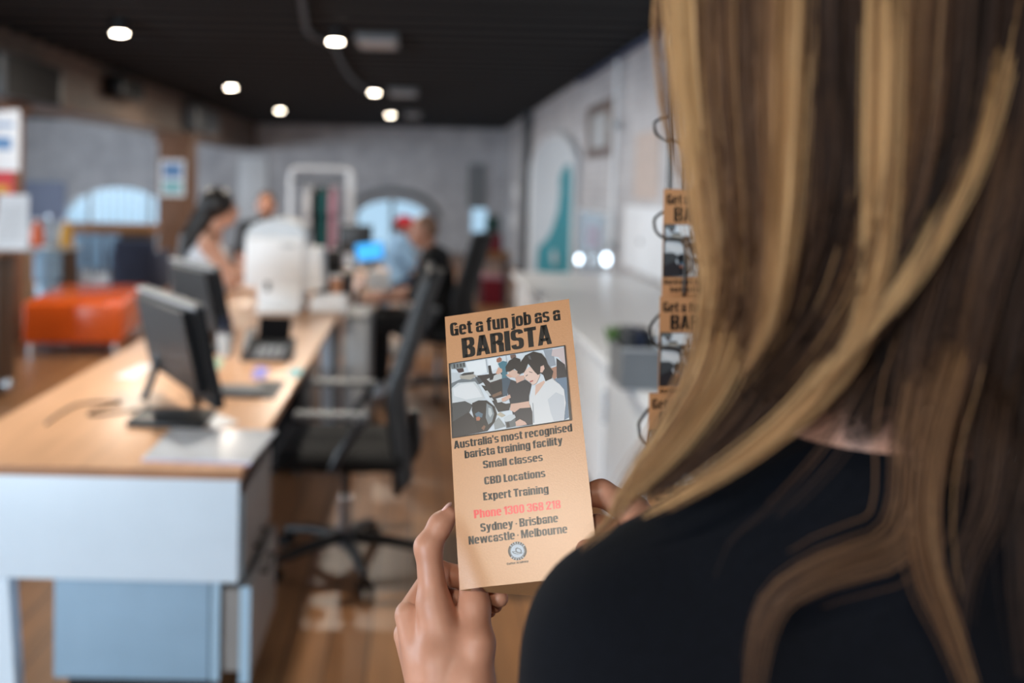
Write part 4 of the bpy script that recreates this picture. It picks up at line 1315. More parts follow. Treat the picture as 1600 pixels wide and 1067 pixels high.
GL = {
 'a': (.50, g_rect(.30, 0, .50, .5) + g_arc(.25, XH - .24, .25, .24, S, T, 0, 180) + g_rect(0, XH - .30, .2, XH - .22) + g_arc(.25, .235, .25, .235, S, .13, 60, 330)),
 'b': (.52, g_rect(0, 0, S, 1) + ringo()),
 'c': (.50, g_arc(.25, XH / 2, .25, XH / 2, S, T, 28, 332, st=30) + g_rect(.30, XH * .6, .5, XH * .66) + g_rect(.30, XH * .34, .5, XH * .40)),
 'd': (.52, g_rect(.52 - S, 0, .52, 1) + ringo()),
 'e': (.52, g_arc(.26, XH / 2, .26, XH / 2, S, T, 0, 325, st=32) + g_rect(.1, .36, .52, .46)),
 'f': (.36, g_rect(.05, 0, .05 + S, .84) + g_arc(.30, .78, .25, .22, S, .14, 90, 180) + g_rect(.29, .86, .36, 1) + g_rect(0, .66, .35, .79)),
 'g': (.52, g_rect(.52 - S, -.08, .52, XH) + ringo() + g_arc(.26, -.04, .26, .18, S, .12, 180, 360)),
 'h': (.52, g_rect(0, 0, S, 1) + g_rect(.52 - S, 0, .52, .52) + g_arc(.26, XH - .26, .26, .26, S, T, 0, 110)),
 'i': (.205, g_rect(0, 0, S, XH) + g_rect(0, .87, S, 1)),
 'j': (.235, g_rect(.03, -.12, .03 + S, XH) + g_rect(.03, .87, .03 + S, 1) + g_rect(-.06, -.21, .18, -.09)),
 'k': (.52, g_rect(0, 0, S, 1) + g_poly((.12, .36), (.32, XH), (.52, XH), (.3, .36)) + g_poly((.12, .44), (.32, .44), (.53, 0), (.32, 0))),
 'l': (.205, g_rect(0, 0, S, 1)),
 'm': (.80, g_rect(0, 0, S, XH) + g_rect(.30, 0, .50, .55) + g_rect(.60, 0, .80, .55) + g_arc(.25, XH - .25, .25, .25, S, T, 0, 110) + g_arc(.55, XH - .25, .25, .25, S, T, 0, 110)),
 'n': (.52, g_rect(0, 0, S, XH) + g_rect(.52 - S, 0, .52, .54) + g_arc(.26, XH - .26, .26, .26, S, T, 0, 110)),
 'o': (.52, ringo()),
 'p': (.52, g_rect(0, -.2, S, XH) + ringo()),
 'r': (.37, g_rect(0, 0, S, XH) + g_poly((.15, .50), (.22, .62), (.37, .60), (.37, XH), (.28, XH - .02), (.18, XH - .12))),
 's': (.48, g_arc(.24, XH - .225, .24, .225, .19, .135, 15, 270, n=2.8) + g_arc(.24, .23, .24, .23, .19, .135, 90, -165, n=2.8)),
 't': (.36, g_rect(.05, .1, .05 + S, .96) + g_rect(0, .66, .36, .79) + g_arc(.30, .2, .25, .2, S, .13, 180, 270) + g_rect(.29, 0, .36, .13)),
 'u': (.52, g_rect(0, .26, S, XH) + g_rect(.52 - S, 0, .52, XH) + g_arc(.26, .26, .26, .26, S, T, 180, 290)),
 'w': (.80, g_poly((0, XH), (.2, XH), (.32, 0), (.12, 0)) + g_poly((.12, 0), (.31, 0), (.48, XH), (.33, XH)) + g_poly((.32, XH), (.48, XH), (.68, 0), (.49, 0)) + g_poly((.48, 0), (.68, 0), (.8, XH), (.6, XH))),
 'x': (.52, g_poly((0, XH), (.21, XH), (.52, 0), (.31, 0)) + g_poly((.31, XH), (.52, XH), (.21, 0), (0, 0))),
 'y': (.52, g_poly((0, XH), (.2, XH), (.36, .1), (.17, .05)) + g_poly((.32, XH), (.52, XH), (.30, -.2), (.10, -.2)) + g_rect(.02, -.2, .2, -.08)),
 'A': (.60, g_poly((0, 0), (.2, 0), (.40, 1), (.17, 1)) + g_poly((.40, 0), (.60, 0), (.43, 1), (.20, 1)) + g_rect(.12, .18, .46, .34)),
 'B': (.56, g_rect(0, 0, .23, 1) + g_arc(.28, .75, .27, .25, .21, .14, -90, 90) + g_arc(.28, .27, .28, .27, .22, .15, -90, 90) + g_rect(.1, .86, .28, 1) + g_rect(.1, .45, .28, .6) + g_rect(.1, 0, .28, .15)),
 'C': (.56, g_arc(.28, .5, .28, .5, .23, .15, 25, 335, n=3.6, st=34) + g_rect(.33, .6, .56, .68) + g_rect(.33, .32, .56, .40)),
 'D': (.56, g_rect(0, 0, .23, 1) + g_arc(.25, .5, .31, .5, .23, .15, -90, 90, n=3.6, st=26) + g_rect(.1, .85, .26, 1) + g_rect(.1, 0, .26, .15)),
 'E': (.42, g_rect(0, 0, .23, 1) + g_rect(0, .83, .42, 1) + g_rect(0, .43, .39, .59) + g_rect(0, 0, .42, .17)),
 'G': (.57, g_arc(.28, .5, .28, .5, .23, .15, 30, 330, n=3.6, st=34) + g_rect(.34, .62, .57, .68) + g_rect(.34, 0, .57, .5) + g_rect(.28, .38, .5, .52)),
 'I': (.24, g_rect(0, 0, .24, 1)),
 'L': (.40, g_rect(0, 0, .23, 1) + g_rect(0, 0, .40, .17)),
 'M': (.76, g_rect(0, 0, .2, 1) + g_rect(.56, 0, .76, 1) + g_poly((.08, 1), (.26, 1), (.47, 0), (.30, 0)) + g_poly((.50, 1), (.68, 1), (.46, 0), (.29, 0))),
 'N': (.56, g_rect(0, 0, .2, 1) + g_rect(.36, 0, .56, 1) + g_poly((.05, 1), (.22, 1), (.51, 0), (.34, 0))),
 'P': (.54, g_rect(0, 0, .23, 1) + g_arc(.27, .70, .27, .30, .21, .15, -90, 90) + g_rect(.1, .85, .28, 1) + g_rect(.1, .40, .28, .55)),
 'R': (.57, g_rect(0, 0, .23, 1) + g_arc(.28, .74, .28, .26, .22, .14, -90, 90) + g_rect(.1, .86, .29, 1) + g_rect(.1, .44, .29, .58) + g_rect(.34, 0, .57, .44) + g_poly((.25, .58), (.3, .36), (.57, .36), (.5, .55))),
 'S': (.55, g_arc(.275, .72, .275, .28, .22, .15, 5, 270, n=3) + g_arc(.275, .29, .275, .29, .22, .15, 90, -175, n=3)),
 'T': (.52, g_rect(.145, 0, .375, 1) + g_rect(0, .82, .52, 1)),
 '0': (.54, g_arc(.27, .5, .27, .5, .21, .14, 0, 360, n=3.6, st=36)),
 '1': (.33, g_rect(.12, 0, .33, 1) + g_poly((0, .72), (.2, .78), (.33, 1), (.14, 1), (.08, .9), (0, .86))),
 '2': (.53, g_arc(.265, .72, .265, .28, .21, .14, 0, 180) + g_rect(0, .62, .2, .72) + g_poly((.32, .72), (.53, .72), (.24, .12), (.0, .12)) + g_rect(0, 0, .53, .16)),
 '3': (.54, g_arc(.27, .74, .27, .26, .21, .14, -60, 180) + g_arc(.27, .27, .27, .27, .21, .14, 60, -180) + g_rect(.15, .44, .4, .58)),
 '6': (.54, g_arc(.27, .5, .27, .5, .21, .14, 20, 360, n=3.6, st=34) + g_arc(.27, .3, .27, .3, .21, .14, 0, 180)),
 '8': (.54, g_arc(.27, .745, .26, .255, .2, .13, 0, 360, st=30) + g_arc(.27, .27, .27, .27, .21, .14, 0, 360, st=30)),
 "'": (.17, g_poly((0, 1), (.17, 1), (.13, .66), (.04, .66))),
 '.': (.14, g_rect(0, .36, .14, .52)),
 ' ': (.17, []),
}
def line_polys(text, p0, p1, cap):
    """text set from p0 (left end of the baseline) to p1 (right end), cap height in photo pixels -> polygons in sheet coordinates"""
    gap = .035
    W = sum(GL[c][0] for c in text) + gap * (len(text) - 1)
    d = np.array(p1, float) - np.array(p0, float)
    L = np.linalg.norm(d)
    ex = d / L
    mx_ = (p0[0] + p1[0]) / 2
    lean = -.052 - .057 * (mx_ - 700) / 210
    up = np.array([lean, -1.0]) / np.linalg.norm([lean, -1.0])
    sx = L / W
    x = 0
    out = []
    for c in text:
        w_, polys = GL[c]
        for pl in polys:
            out.append([uv(np.array(p0) + ex * (x + q[0]) * sx + up * q[1] * cap) for q in pl])
        x += w_ + gap
    return out
TEXT = {
 'headline': [("Get a fun job as a", (704, 525.5), (876, 500), 20.5), ("BARISTA", (723, 559.6), (862.5, 537), 31)],
 'body_text': [("Australia's most recognised", (709.5, 701.5), (894.5, 673.7), 12.3), ("barista training facility", (726.3, 716.3), (879.5, 694), 12.3), ("Small classes", (755, 732), (848.5, 720), 12),
               ("CBD Locations", (757, 757.3), (852.5, 745), 12), ("Expert Training", (755.5, 782), (857.5, 770), 12.5), ("Sydney . Brisbane", (751, 831), (872.5, 815.5), 13), ("Newcastle . Melbourne", (732.6, 851), (887, 832.5), 13)],
 'phone_number': [("Phone 1300 368 218", (741, 810), (876.5, 794), 13)],
 'caption': [("Coffee Academy", (792, 882.8), (826, 878.2), 3.4)],
}
PHOTO = [(702.4, 568.7), (882.2, 540.6), (892.6, 656), (707.5, 684)]
def z6(p):
    return (700 + p[0] / 7.116, 540 + p[1] / 7.116)
# coloured shapes of the printed picture, in order from back to front
PIC = [
 ((214, 224, 232), [(17, 205), (1290, 5), (1350, 830), (55, 1025)]),
 ((235, 240, 244), [(200, 190), (420, 150), (450, 290), (330, 330), (230, 290)]),
 ((120, 128, 130), [(25, 205), (190, 185), (200, 240), (110, 262), (40, 260)]),
 ((60, 62, 66), [(60, 205), (75, 203), (80, 250), (64, 250)]), ((60, 62, 66), [(95, 205), (112, 203), (116, 240), (100, 243)]), ((60, 62, 66), [(130, 200), (150, 198), (153, 236), (134, 238)]), ((70, 72, 76), [(165, 193), (183, 190), (186, 230), (170, 232)]),
 ((64, 44, 46), [(90, 262), (170, 250), (180, 290), (120, 305)]),
 ((200, 208, 214), [(25, 300), (140, 300), (150, 390), (40, 420)]),
 ((176, 186, 194), [(415, 152), (430, 150), (450, 300), (436, 300)]), ((176, 186, 194), [(640, 112), (652, 110), (664, 200), (650, 200)]), ((232, 238, 242), [(440, 150), (540, 130), (560, 250), (470, 290)]),
 ((46, 38, 42), [(320, 335), (600, 300), (640, 400), (640, 560), (500, 600), (400, 420)]),
 ((196, 200, 200), [(430, 375), (580, 300), (620, 360), (470, 410)]),
 ((30, 30, 34), [(470, 430), (600, 390), (610, 500), (490, 540)]), ((120, 90, 70), [(490, 550), (590, 505), (600, 540), (500, 580)]),
 ((34, 34, 38), [(445, 225), (475, 220), (490, 300), (510, 340), (500, 380), (465, 385), (455, 310)]),
 ((60, 120, 138), [(555, 200), (610, 170), (655, 180), (660, 340), (640, 380), (600, 380), (600, 300)]),
 ((58, 82, 100), [(600, 370), (660, 350), (700, 380), (660, 560), (610, 560)]),
 ((160, 104, 80), [(540, 150), (575, 128), (598, 145), (596, 175), (560, 190), (540, 180)]),
 ((214, 168, 146), [(560, 240), (600, 260), (605, 290), (560, 320), (530, 310)]),
 ((110, 84, 76), [(690, 105), (750, 96), (760, 130), (700, 150)]),
 ((150, 160, 170), [(1060, 50), (1160, 40), (1200, 220), (1120, 240)]),
 ((206, 190, 190), [(1160, 45), (1290, 20), (1310, 240), (1230, 130), (1150, 115)]),
 ((176, 128, 106), [(1150, 250), (1210, 230), (1225, 300), (1190, 390), (1140, 330)]),
 ((44, 44, 50), [(1205, 140), (1300, 210), (1325, 380), (1270, 400), (1210, 370)]),
 ((104, 128, 152), [(1180, 370), (1320, 350), (1345, 800), (1290, 830), (1290, 500)]),
 # espresso machine
 ((112, 122, 128), [(35, 420), (150, 370), (310, 360), (360, 420), (320, 440), (40, 480)]),
 ((206, 212, 216), [(45, 470), (110, 415), (300, 400), (345, 450), (410, 590), (290, 640), (50, 640)]),
 ((226, 230, 232), [(60, 480), (140, 430), (280, 415), (330, 480), (380, 570), (200, 600), (70, 560)]),
 ((60, 62, 64), [(130, 330), (180, 305), (290, 292), (285, 315), (200, 340)]), ((176, 170, 160), [(130, 340), (280, 318), (320, 340), (250, 380), (140, 370)]),
 ((70, 76, 82), [(300, 350), (345, 350), (390, 410), (350, 430)]),
 ((40, 40, 44), [(370, 440), (460, 460), (480, 560), (540, 600), (620, 640), (690, 660), (680, 720), (560, 740), (480, 600)]),
 ((200, 206, 208), [(410, 505), (440, 500), (480, 555), (455, 562)]), ((200, 206, 208), [(460, 580), (490, 580), (510, 612), (485, 615)]), ((210, 214, 216), [(540, 600), (600, 600), (590, 630), (550, 636)]),
 ((66, 70, 74), [(48, 640), (190, 618), (275, 660), (240, 740), (50, 850)]),
 ((40, 38, 42), [(50, 850), (230, 740), (300, 820), (340, 970), (55, 1022)]),
 ((28, 30, 34), [(270, 640), (340, 610), (430, 610), (520, 680), (545, 760), (520, 850), (440, 950), (340, 970), (300, 850), (265, 720)]),
 ((130, 140, 146), [(430, 640), (490, 680), (515, 760), (490, 850), (450, 880), (420, 800)]), ((190, 198, 202), [(450, 690), (480, 700), (495, 760), (470, 800), (450, 760)]),
 ((86, 112, 130), [(300, 760), (340, 735), (390, 760), (380, 800), (320, 800)]), ((178, 112, 86), [(312, 800), (345, 788), (362, 810), (350, 836), (318, 836)]), ((130, 90, 70), [(370, 920), (400, 885), (420, 900), (400, 945)]),
 ((150, 156, 158), [(510, 860), (560, 800), (640, 900), (560, 925), (520, 935)]), ((190, 180, 160), [(545, 770), (580, 740), (640, 780), (600, 800)]),
 # the person behind, dark top
 ((34, 38, 50), [(700, 380), (780, 410), (860, 380), (930, 430), (900, 560), (900, 640), (940, 700), (945, 880), (760, 900), (720, 760), (690, 640), (660, 500)]),
 ((212, 172, 154), [(745, 350), (850, 330), (850, 380), (765, 420)]),
 ((220, 184, 166), [(670, 290), (720, 270), (800, 290), (800, 330), (740, 362), (690, 350)]),
 ((26, 24, 28), [(640, 240), (680, 170), (740, 132), (800, 150), (815, 230), (800, 310), (740, 260), (690, 290), (645, 295)]),
 ((214, 168, 146), [(640, 330), (680, 315), (720, 350), (690, 360)]), ((216, 174, 154), [(595, 590), (640, 570), (690, 545), (700, 580), (640, 620), (605, 628)]),
 # the front person, white top
 ((220, 222, 224), [(985, 440), (1060, 400), (1150, 365), (1240, 430), (1290, 490), (1310, 640), (1290, 835), (945, 885), (940, 740), (900, 620), (940, 500)]),
 ((198, 204, 210), [(1110, 600), (1200, 520), (1290, 560), (1300, 760), (1280, 830), (1180, 850), (1140, 740)]),
 ((220, 182, 164), [(975, 440), (1070, 390), (1080, 410), (1010, 510), (968, 560)]),
 ((232, 200, 186), [(840, 300), (900, 240), (1010, 230), (1020, 340), (985, 420), (945, 442), (905, 400), (870, 385), (850, 350)]),
 ((24, 22, 26), [(770, 310), (790, 210), (860, 110), (950, 68), (1040, 90), (1090, 150), (1110, 210), (1170, 290), (1150, 370), (1085, 400), (1060, 330), (1030, 310), (1000, 330), (960, 290), (890, 200), (850, 300), (800, 320)]),
 ((226, 186, 168), [(1030, 235), (1065, 220), (1075, 260), (1050, 300), (1025, 300)]),
 ((80, 84, 92), [(890, 120), (910, 110), (930, 160), (905, 155)]), ((178, 96, 92), [(905, 400), (945, 385), (950, 398), (920, 412)]), ((40, 30, 30), [(862, 338), (885, 325), (890, 330), (868, 345)]), ((60, 46, 44), [(900, 290), (940, 300), (940, 306), (905, 298)]),
 ((218, 176, 156), [(700, 650), (780, 640), (900, 620), (918, 690), (800, 700), (740, 745), (690, 720)]),
 ((40, 42, 46), [(640, 650), (700, 640), (690, 690), (650, 690)]),
 # milk jug and hand
 ((96, 104, 108), [(630, 830), (750, 800), (755, 900), (650, 920)]), ((200, 208, 212), [(618, 810), (680, 770), (740, 770), (755, 800), (700, 840), (640, 850)]), ((42, 44, 48), [(650, 860), (680, 852), (690, 905), (660, 912)]), ((216, 176, 158), [(750, 850), (800, 820), (860, 850), (880, 880), (760, 902)]),
 ((150, 160, 168), [(940, 640), (948, 640), (960, 860), (950, 862)]),
]
PMATS = []
def pmat(c):
    nm = 'print_%d_%d_%d' % c
    mat(nm, rgb(*[int(x_ * .93) for x_ in c]), .33, spec=.4, coat=.5, coatr=.29)
    if nm not in PMATS:
        PMATS.append(nm)
    return PMATS.index(nm)

def flyer_parts(surf, parent, full=True):
    """surf(u, v, h) -> point; sheet, print and picture become meshes under parent"""
    mb = MB()
    NU, NV = 16, 36
    th = .00028
    vs = [surf(i / NU, j / NV, 0) for j in range(NV + 1) for i in range(NU + 1)] + [surf(i / NU, j / NV, -th) for j in range(NV + 1) for i in range(NU + 1)]
    g = lambda l, i, j: l * (NU + 1) * (NV + 1) + j * (NU + 1) + i
    fs = []
    for j in range(NV):
        for i in range(NU):
            fs += [(g(0, i, j), g(0, i, j + 1), g(0, i + 1, j + 1), g(0, i + 1, j)), (g(1, i, j), g(1, i + 1, j), g(1, i + 1, j + 1), g(1, i, j + 1))]
    for i in range(NU):
        fs += [(g(0, i, 0), g(0, i + 1, 0), g(1, i + 1, 0), g(1, i, 0)), (g(0, i + 1, NV), g(0, i, NV), g(1, i, NV), g(1, i + 1, NV))]
    for j in range(NV):
        fs += [(g(0, 0, j + 1), g(0, 0, j), g(1, 0, j), g(1, 0, j + 1)), (g(0, NU, j), g(0, NU, j + 1), g(1, NU, j + 1), g(1, NU, j))]
    mb.add(vs, fs)
    front = mb.build('front_leaf', 'flyer_kraft', parent)
    lift = .00006
    for nm, lines in TEXT.items():
        mb = MB()
        for tx, p0, p1, cap in lines:
            for pl in line_polys(tx, p0, p1, cap):
                mb.add([surf(a, b, lift) for a, b in pl], [tuple(range(len(pl)))])
        mb.build(nm, 'ink_red' if nm == 'phone_number' else 'ink_black', parent, smooth=False)
    # picture: each coloured shape cut into a fan that follows the sheet
    mb = MB()
    h = lift
    q = [uv(p) for p in PHOTO]
    cx, cy = sum(p[0] for p in q) / 4, sum(p[1] for p in q) / 4
    mb.add([surf(cx + (a - cx) * 1.012, cy + (b - cy) * 1.012, h) for a, b in q], [(0, 1, 2, 3)], pmat((22, 22, 26)))
    for c, poly in PIC:
        h += .000012
        pts = [uv(z6(p)) for p in poly]
        tris = tessellate_polygon([[Vector((a, b, 0)) for a, b in pts]])
        mb.add([surf(a, b, h) for a, b in pts], [tuple(t_) for t_ in tris], pmat(c))
    # thin black border
    h += .000012
    for i in range(4):
        a, b = np.array(q[i]), np.array(q[(i + 1) % 4])
        c = np.array((cx, cy))
        ai, bi = a + (c - a) * .012, b + (c - b) * .012
        ao, bo = a - (c - a) * .012, b - (c - b) * .012
        mb.add([surf(*p, h) for p in (ao, bo, bi, ai)], [(0, 1, 2, 3)], pmat((22, 22, 26)))
    mb.build('printed_picture', list(PMATS), parent, smooth=False)
    # round emblem with a cup
    mb = MB()
    C, rr = np.array((808.4, 860.8)), 14.6
    def disc(r0, r1, a0, a1, h, mi, n=40):
        for i in range(n):
            a, b = R(a0 + (a1 - a0) * i / n), R(a0 + (a1 - a0) * (i + 1) / n)
            mb.add([surf(*uv(C + np.array((math.cos(t_), -math.sin(t_))) * r_), h) for r_, t_ in ((r0, a), (r1, a), (r1, b), (r0, b))], [(0, 1, 2, 3)], mi)
    disc(0, rr, 0, 360, lift, 0)
    disc(0, rr * .80, 0, 360, lift * 1.3, 1)
    disc(rr * .72, rr * .78, 0, 360, lift * 1.5, 0)
    def pp(pts, mi, h):
        pts = [uv(C + np.array(p) * rr / 15) for p in pts]
        tris = tessellate_polygon([[Vector((a, b, 0)) for a, b in pts]])
        mb.add([surf(a, b, h) for a, b in pts], [tuple(t_) for t_ in tris], mi)
    pp([(-9, 1), (-4, .5), (0, 2.6), (5, 3), (9, 2), (6, 4.4), (0, 5.2), (-6, 3.8)], 0, lift * 1.7)
    pp([(-7.4, 1.6), (-4, 1.2), (0, 3.2), (5, 3.6), (7.5, 3), (5, 4), (0, 4.5), (-5, 3.2)], 1, lift * 1.9)
    pp([(-3, -4), (0, -5.5), (5, -3.2), (7, -.5), (6.5, 2.6), (1, 2.4), (-3, .3)], 0, lift * 1.7)
    pp([(-1.6, -3.4), (.2, -4.3), (4.4, -2.6), (5.6, -.4), (5.3, 2), (1.2, 1.7), (-1.6, -.2)], 1, lift * 1.9)
    for s, word in ((1, 'BARISTA'), (-1, 'BASICS')):
        for i, ch in enumerate(word):
            ch = 'C' if ch not in GL else ch
            w_, polys = GL[ch]
            a = R(90 * s - s * (i - (len(word) - 1) / 2) * 17)
            rad = rr * .88
            e_r = np.array((math.cos(a), -math.sin(a)))
            e_t = np.array((-e_r[1], e_r[0])) * (1 if s == 1 else -1)
            e_u = e_r if s == 1 else -e_r
            for pl in polys:
                mb.add([surf(*uv(C + e_r * rad + e_t * (p[0] - w_ / 2) * 3.4 + e_u * (p[1] - .5) * 3.0), lift * 2.1) for p in pl], [tuple(range(len(pl)))], 1)
    mb.build('emblem', ['ink_black', 'white_print'], parent, smooth=False)
    return front

# held flyer
Yt_, Yb_ = .785, .703
KC = [P(*CORN[0], Yt_), P(*CORN[1], Yt_), P(*CORN[2], Yb_), P(*CORN[3], Yb_)]
# exact perspective-consistent plane: solve depths so that the four corners form a parallelogram
def solve_quad():
    d = [(P(*c, 1.0) - CAM) for c in CORN]
    # a*d0 - b*d1 + c*d2 - e*d3 = 0 with a fixed
    a = Yt_
    A = np.array([[-d[1][i], d[2][i], -d[3][i]] for i in range(3)])
    b = np.array([-a * d[0][i] for i in range(3)])
    s = np.linalg.solve(A, b)
    return [CAM + d[0] * a, CAM + d[1] * s[0], CAM + d[2] * s[1], CAM + d[3] * s[2]], s
KP, sol = solve_quad()
FO = KP[3]
EU, EV = KP[1] - KP[0], KP[3] - KP[0]
FN = EV.cross(EU).normalized()
if FN.y > 0:
    FN = -FN
print('FLYER', [tuple(round(x, 4) for x in p) for p in KP], 'w', EU.length, 'h', EV.length, 'n', tuple(FN), 'dot', EU.normalized().dot(EV.normalized()))
def bend(u, v):
    """gentle curl of the sheet: the lower left corner rolls back around the thumb"""
    crease = .045 + .20 * max(0.0, v - .70) / .30
    d = max(0.0, crease - u) if v > .66 else 0.0
    k = min(1.0, max(0.0, (v - .66) / .14))
    return -d * d * .16 * k - .0015 * math.sin(math.pi * u) * 0
def bend(u, v):
    """gentle curl of the sheet: the lower left corner rolls back around the thumb"""
    crease = .03 + .19 * max(0.0, v - .72) / .28
    d = max(0.0, crease - u) if v > .70 else 0.0
    return -d * d * .10 * min(1.0, max(0.0, (v - .70) / .12))
t = thing('flyer', 'kraft brown printed flyer in focus, held up in the left hand of the blond woman', 'flyer', FO)
def held(u, v, h):
    return EU * u + EV * v - EV + FN * (h + bend(u, v))
front = flyer_parts(held, t)
mb = MB()
def back(u, v, h):
    return EU * u * .97 + EV * (v + .055 * u) - EV - FN * (.003 + .065 * u) + FN * (bend(u, v) * .6 + h)
NU, NV = 8, 12
vs = [back(i / NU, j / NV, 0) for j in range(NV + 1) for i in range(NU + 1)] + [back(i / NU, j / NV, -.0003) for j in range(NV + 1) for i in range(NU + 1)]
g = lambda l, i, j: l * (NU + 1) * (NV + 1) + j * (NU + 1) + i
fs = []
for j in range(NV):
    for i in range(NU):
        fs += [(g(0, i, j), g(0, i, j + 1), g(0, i + 1, j + 1), g(0, i + 1, j)), (g(1, i, j), g(1, i + 1, j), g(1, i + 1, j + 1), g(1, i, j + 1))]
for i in range(NU):
    fs += [(g(0, i, 0), g(0, i + 1, 0), g(1, i + 1, 0), g(1, i, 0)), (g(0, i + 1, NV), g(0, i, NV), g(1, i, NV), g(1, i + 1, NV))]
for j in range(NV):
    fs += [(g(0, 0, j + 1), g(0, 0, j), g(1, 0, j), g(1, 0, j + 1)), (g(0, NU, j), g(0, NU, j + 1), g(1, NU, j + 1), g(1, NU, j))]
mb.add(vs, fs)
mb.build('rear_leaf', 'flyer_kraft', t)

def YF(px, py):
    """depth of the flyer's plane along the ray of a photo point"""
    d = P(px, py, 1.0) - CAM
    s = (FO - CAM).dot(FN) / d.dot(FN)
    return s * d.y
def off(px, py, d):
    return P(px, py, YF(px, py) + d)

# ------------------------------------------------------------------ flyer rack
rk0 = P(1037, 295, 1.13)
RX, RY = rk0.x, 1.165
t = thing('flyer_rack', 'dark wire flyer stand half hidden behind the blond hair', 'flyer rack', (RX + FW / 2, RY + .02, 0))
mb = MB()
for x in (-.03, .03):
    mb.tube([(x, 0, .30), (x, 0, 1.66)], .004, 8)
for z in (.4, .8, 1.1, 1.65):
    mb.tube([(-.03, 0, z), (.03, 0, z)], .0035, 8)
mb.tube([(-.03, 0, 1.655), (-.03, 0, 1.68), (0, 0, 1.69), (.03, 0, 1.68), (.03, 0, 1.655)], .0035, 8)
mb.build('back_frame', 'wire_dark', t)
MB().cyl((0, .012, .02), (0, .012, 1.3), .011, n=14).build('pole', 'wire_dark', t)
MB().lathe((0, .012, 0), [(.17, 0), (.17, .01), (.03, .022), (.014, .05)], 32).build('base', 'wire_dark', t)
POCKETS = [(1037, 143, 1.15), (1037, 295, 1.13), (1031, 463, 1.105), (1014, 614, 1.065)]
tops = []
for k, (px, py, Y) in enumerate(POCKETS):
    q = P(px, py, Y)
    tops.append(q)
    ox, oy = q.x - (RX + FW / 2), Y - (RY + .02)
    z = q.z - .036
    left = [(-.03, 0, z + .012), (ox - .003, oy + .02, z + .003), (ox - .0078, oy + .006, z - .005), (ox - .0068, oy - .004, z - .014), (ox + .002, oy - .010, z - .020), (ox + .016, oy - .011, z - .0215), (ox + .0225, oy - .011, z - .026), (ox + .024, oy - .011, z - .040), (ox + .024, oy - .011, z - .085)]
    right = [(FW + 2 * ox - x if i else -x, y, zz) for i, (x, y, zz) in enumerate(left)]
    bottom = [(ox + .030, oy - .010, z - .094), (ox + FW - .030, oy - .010, z - .094)]
    MB().tube(smoothpath(left, 5) + [Vector(p) for p in bottom] + smoothpath(right, 5)[::-1], .0017, 8).build('wire_pocket', 'wire_dark', t)
    MB().tube([(-.03, 0, z - .16), (ox + .015, oy + .004, z - .178), (ox + FW - .015, oy + .004, z - .178), (.03, 0, z - .16)], .0017, 8).build('support_wire', 'wire_dark', t)
src = None
LB = ['kraft flyer in the rack, topmost of the three showing beside the hair', 'kraft flyer in the rack, middle one of three, with bold GET showing', 'kraft flyer in the rack, lowest of three, partly behind the hair']
for k in range(3):
    q = tops[k + 1]
    if src is None:
        src = thing('flyer', LB[0], 'flyer', q, 0, 'flyers in the wire rack')
        flyer_parts(lambda u, v, h: Vector((FW * u, -h - .012 * v, -FH * v)), src)
        ob = src
    else:
        ob = copy_tree(src)
        ob.location = q
        ob['label'] = LB[k]

# ------------------------------------------------------------------ the woman in the foreground
t = thing('person', 'woman with long wavy blond brown hair in a dark shirt, seen from behind', 'person', (.24, .52, 0))
PO = Vector((.24, .52, 0))
HC = P(1372, 205, .53)
SL, SR = Vector((.122, .505, 1.258)), Vector((.385, .515, 1.255))
NB = Vector((.238, .508, 1.335))
HP = Vector((.24, .53, .95))
torso = [cone(HP + Vector((0, 0, 0)), Vector((.24, .525, 1.12)), .125, .12), cone(HP + Vector((-.05, 0, -.02)), HP + Vector((.05, 0, -.02)), .115, .115),
         cone(Vector((.19, .525, 1.17)), Vector((.295, .525, 1.17)), .105, .105), cone(SL, NB, .052, .052), cone(SR, NB, .052, .052), cone(Vector((.18, .515, 1.24)), Vector((.30, .515, 1.24)), .08, .08)]
head = [cone(NB, HC + Vector((0, -.01, -.06)), .052, .052), ell(HC, .076, .096, .11), ell(HC + Vector((-.006, .045, -.075)), .052, .056, .058),
        cone(HC + Vector((-.008, .094, -.008)), HC + Vector((-.009, .116, -.045)), .008, .013), ell(HC + Vector((-.076, .0, -.02)), .012, .02, .03), ell(HC + Vector((.076, .0, -.02)), .012, .02, .03),
        ell(HC + Vector((-.008, .096, -.078)), .024, .012, .006), ell(HC + Vector((-.008, .096, -.088)), .022, .012, .006)]
# left arm and hand
EL = Vector((.060, .60, .985))
W = off(703, 1136, .018)
FAL = [cone(SL, EL, .046, .038), cone(EL, W, .038, .027)]
i1, i2, i3, i4 = off(678, 944, .012), off(669, 855, .004), off(688, 820, .004), off(702.5, 804, .0045)
m1, m2, m3, m4 = off(641, 962, .026), off(682, 894, .042), off(722, 902, .040), off(780, 934, .026)
r1, r2, r3, r4 = off(637, 992, .040), off(676, 925, .056), off(720, 935, .050), off(772, 944, .038)
p1, p2, p3, p4 = off(643, 1020, .052), off(672, 962, .064), off(712, 955, .060), off(764, 953, .046)
t1, t2, t3, t4 = off(733, 1075, .012), off(746, 1006, .010), off(741.5, 945, .0175), off(736, 898, .0205)
hand = [cone(W, W.lerp(i1, .5), .0255, .021), cone(W.lerp(i1, .25), i1, .020, .0115), cone(W.lerp(m1, .2), m1, .021, .0115), cone(W.lerp(r1, .2), r1, .020, .0105), cone(W.lerp(p1, .2), p1, .018, .0095),
        cone(W, t1, .024, .0175), cone(t1, t2, .0175, .0118), cone(t2, t3, .0112, .0104), cone(t3, t4, .0104, .0092), cone(t1, i1, .014, .0095),
        cone(i1, i2, .0108, .0092), cone(i2, i3, .0092, .0078), cone(i3, i4, .0076, .0060)]
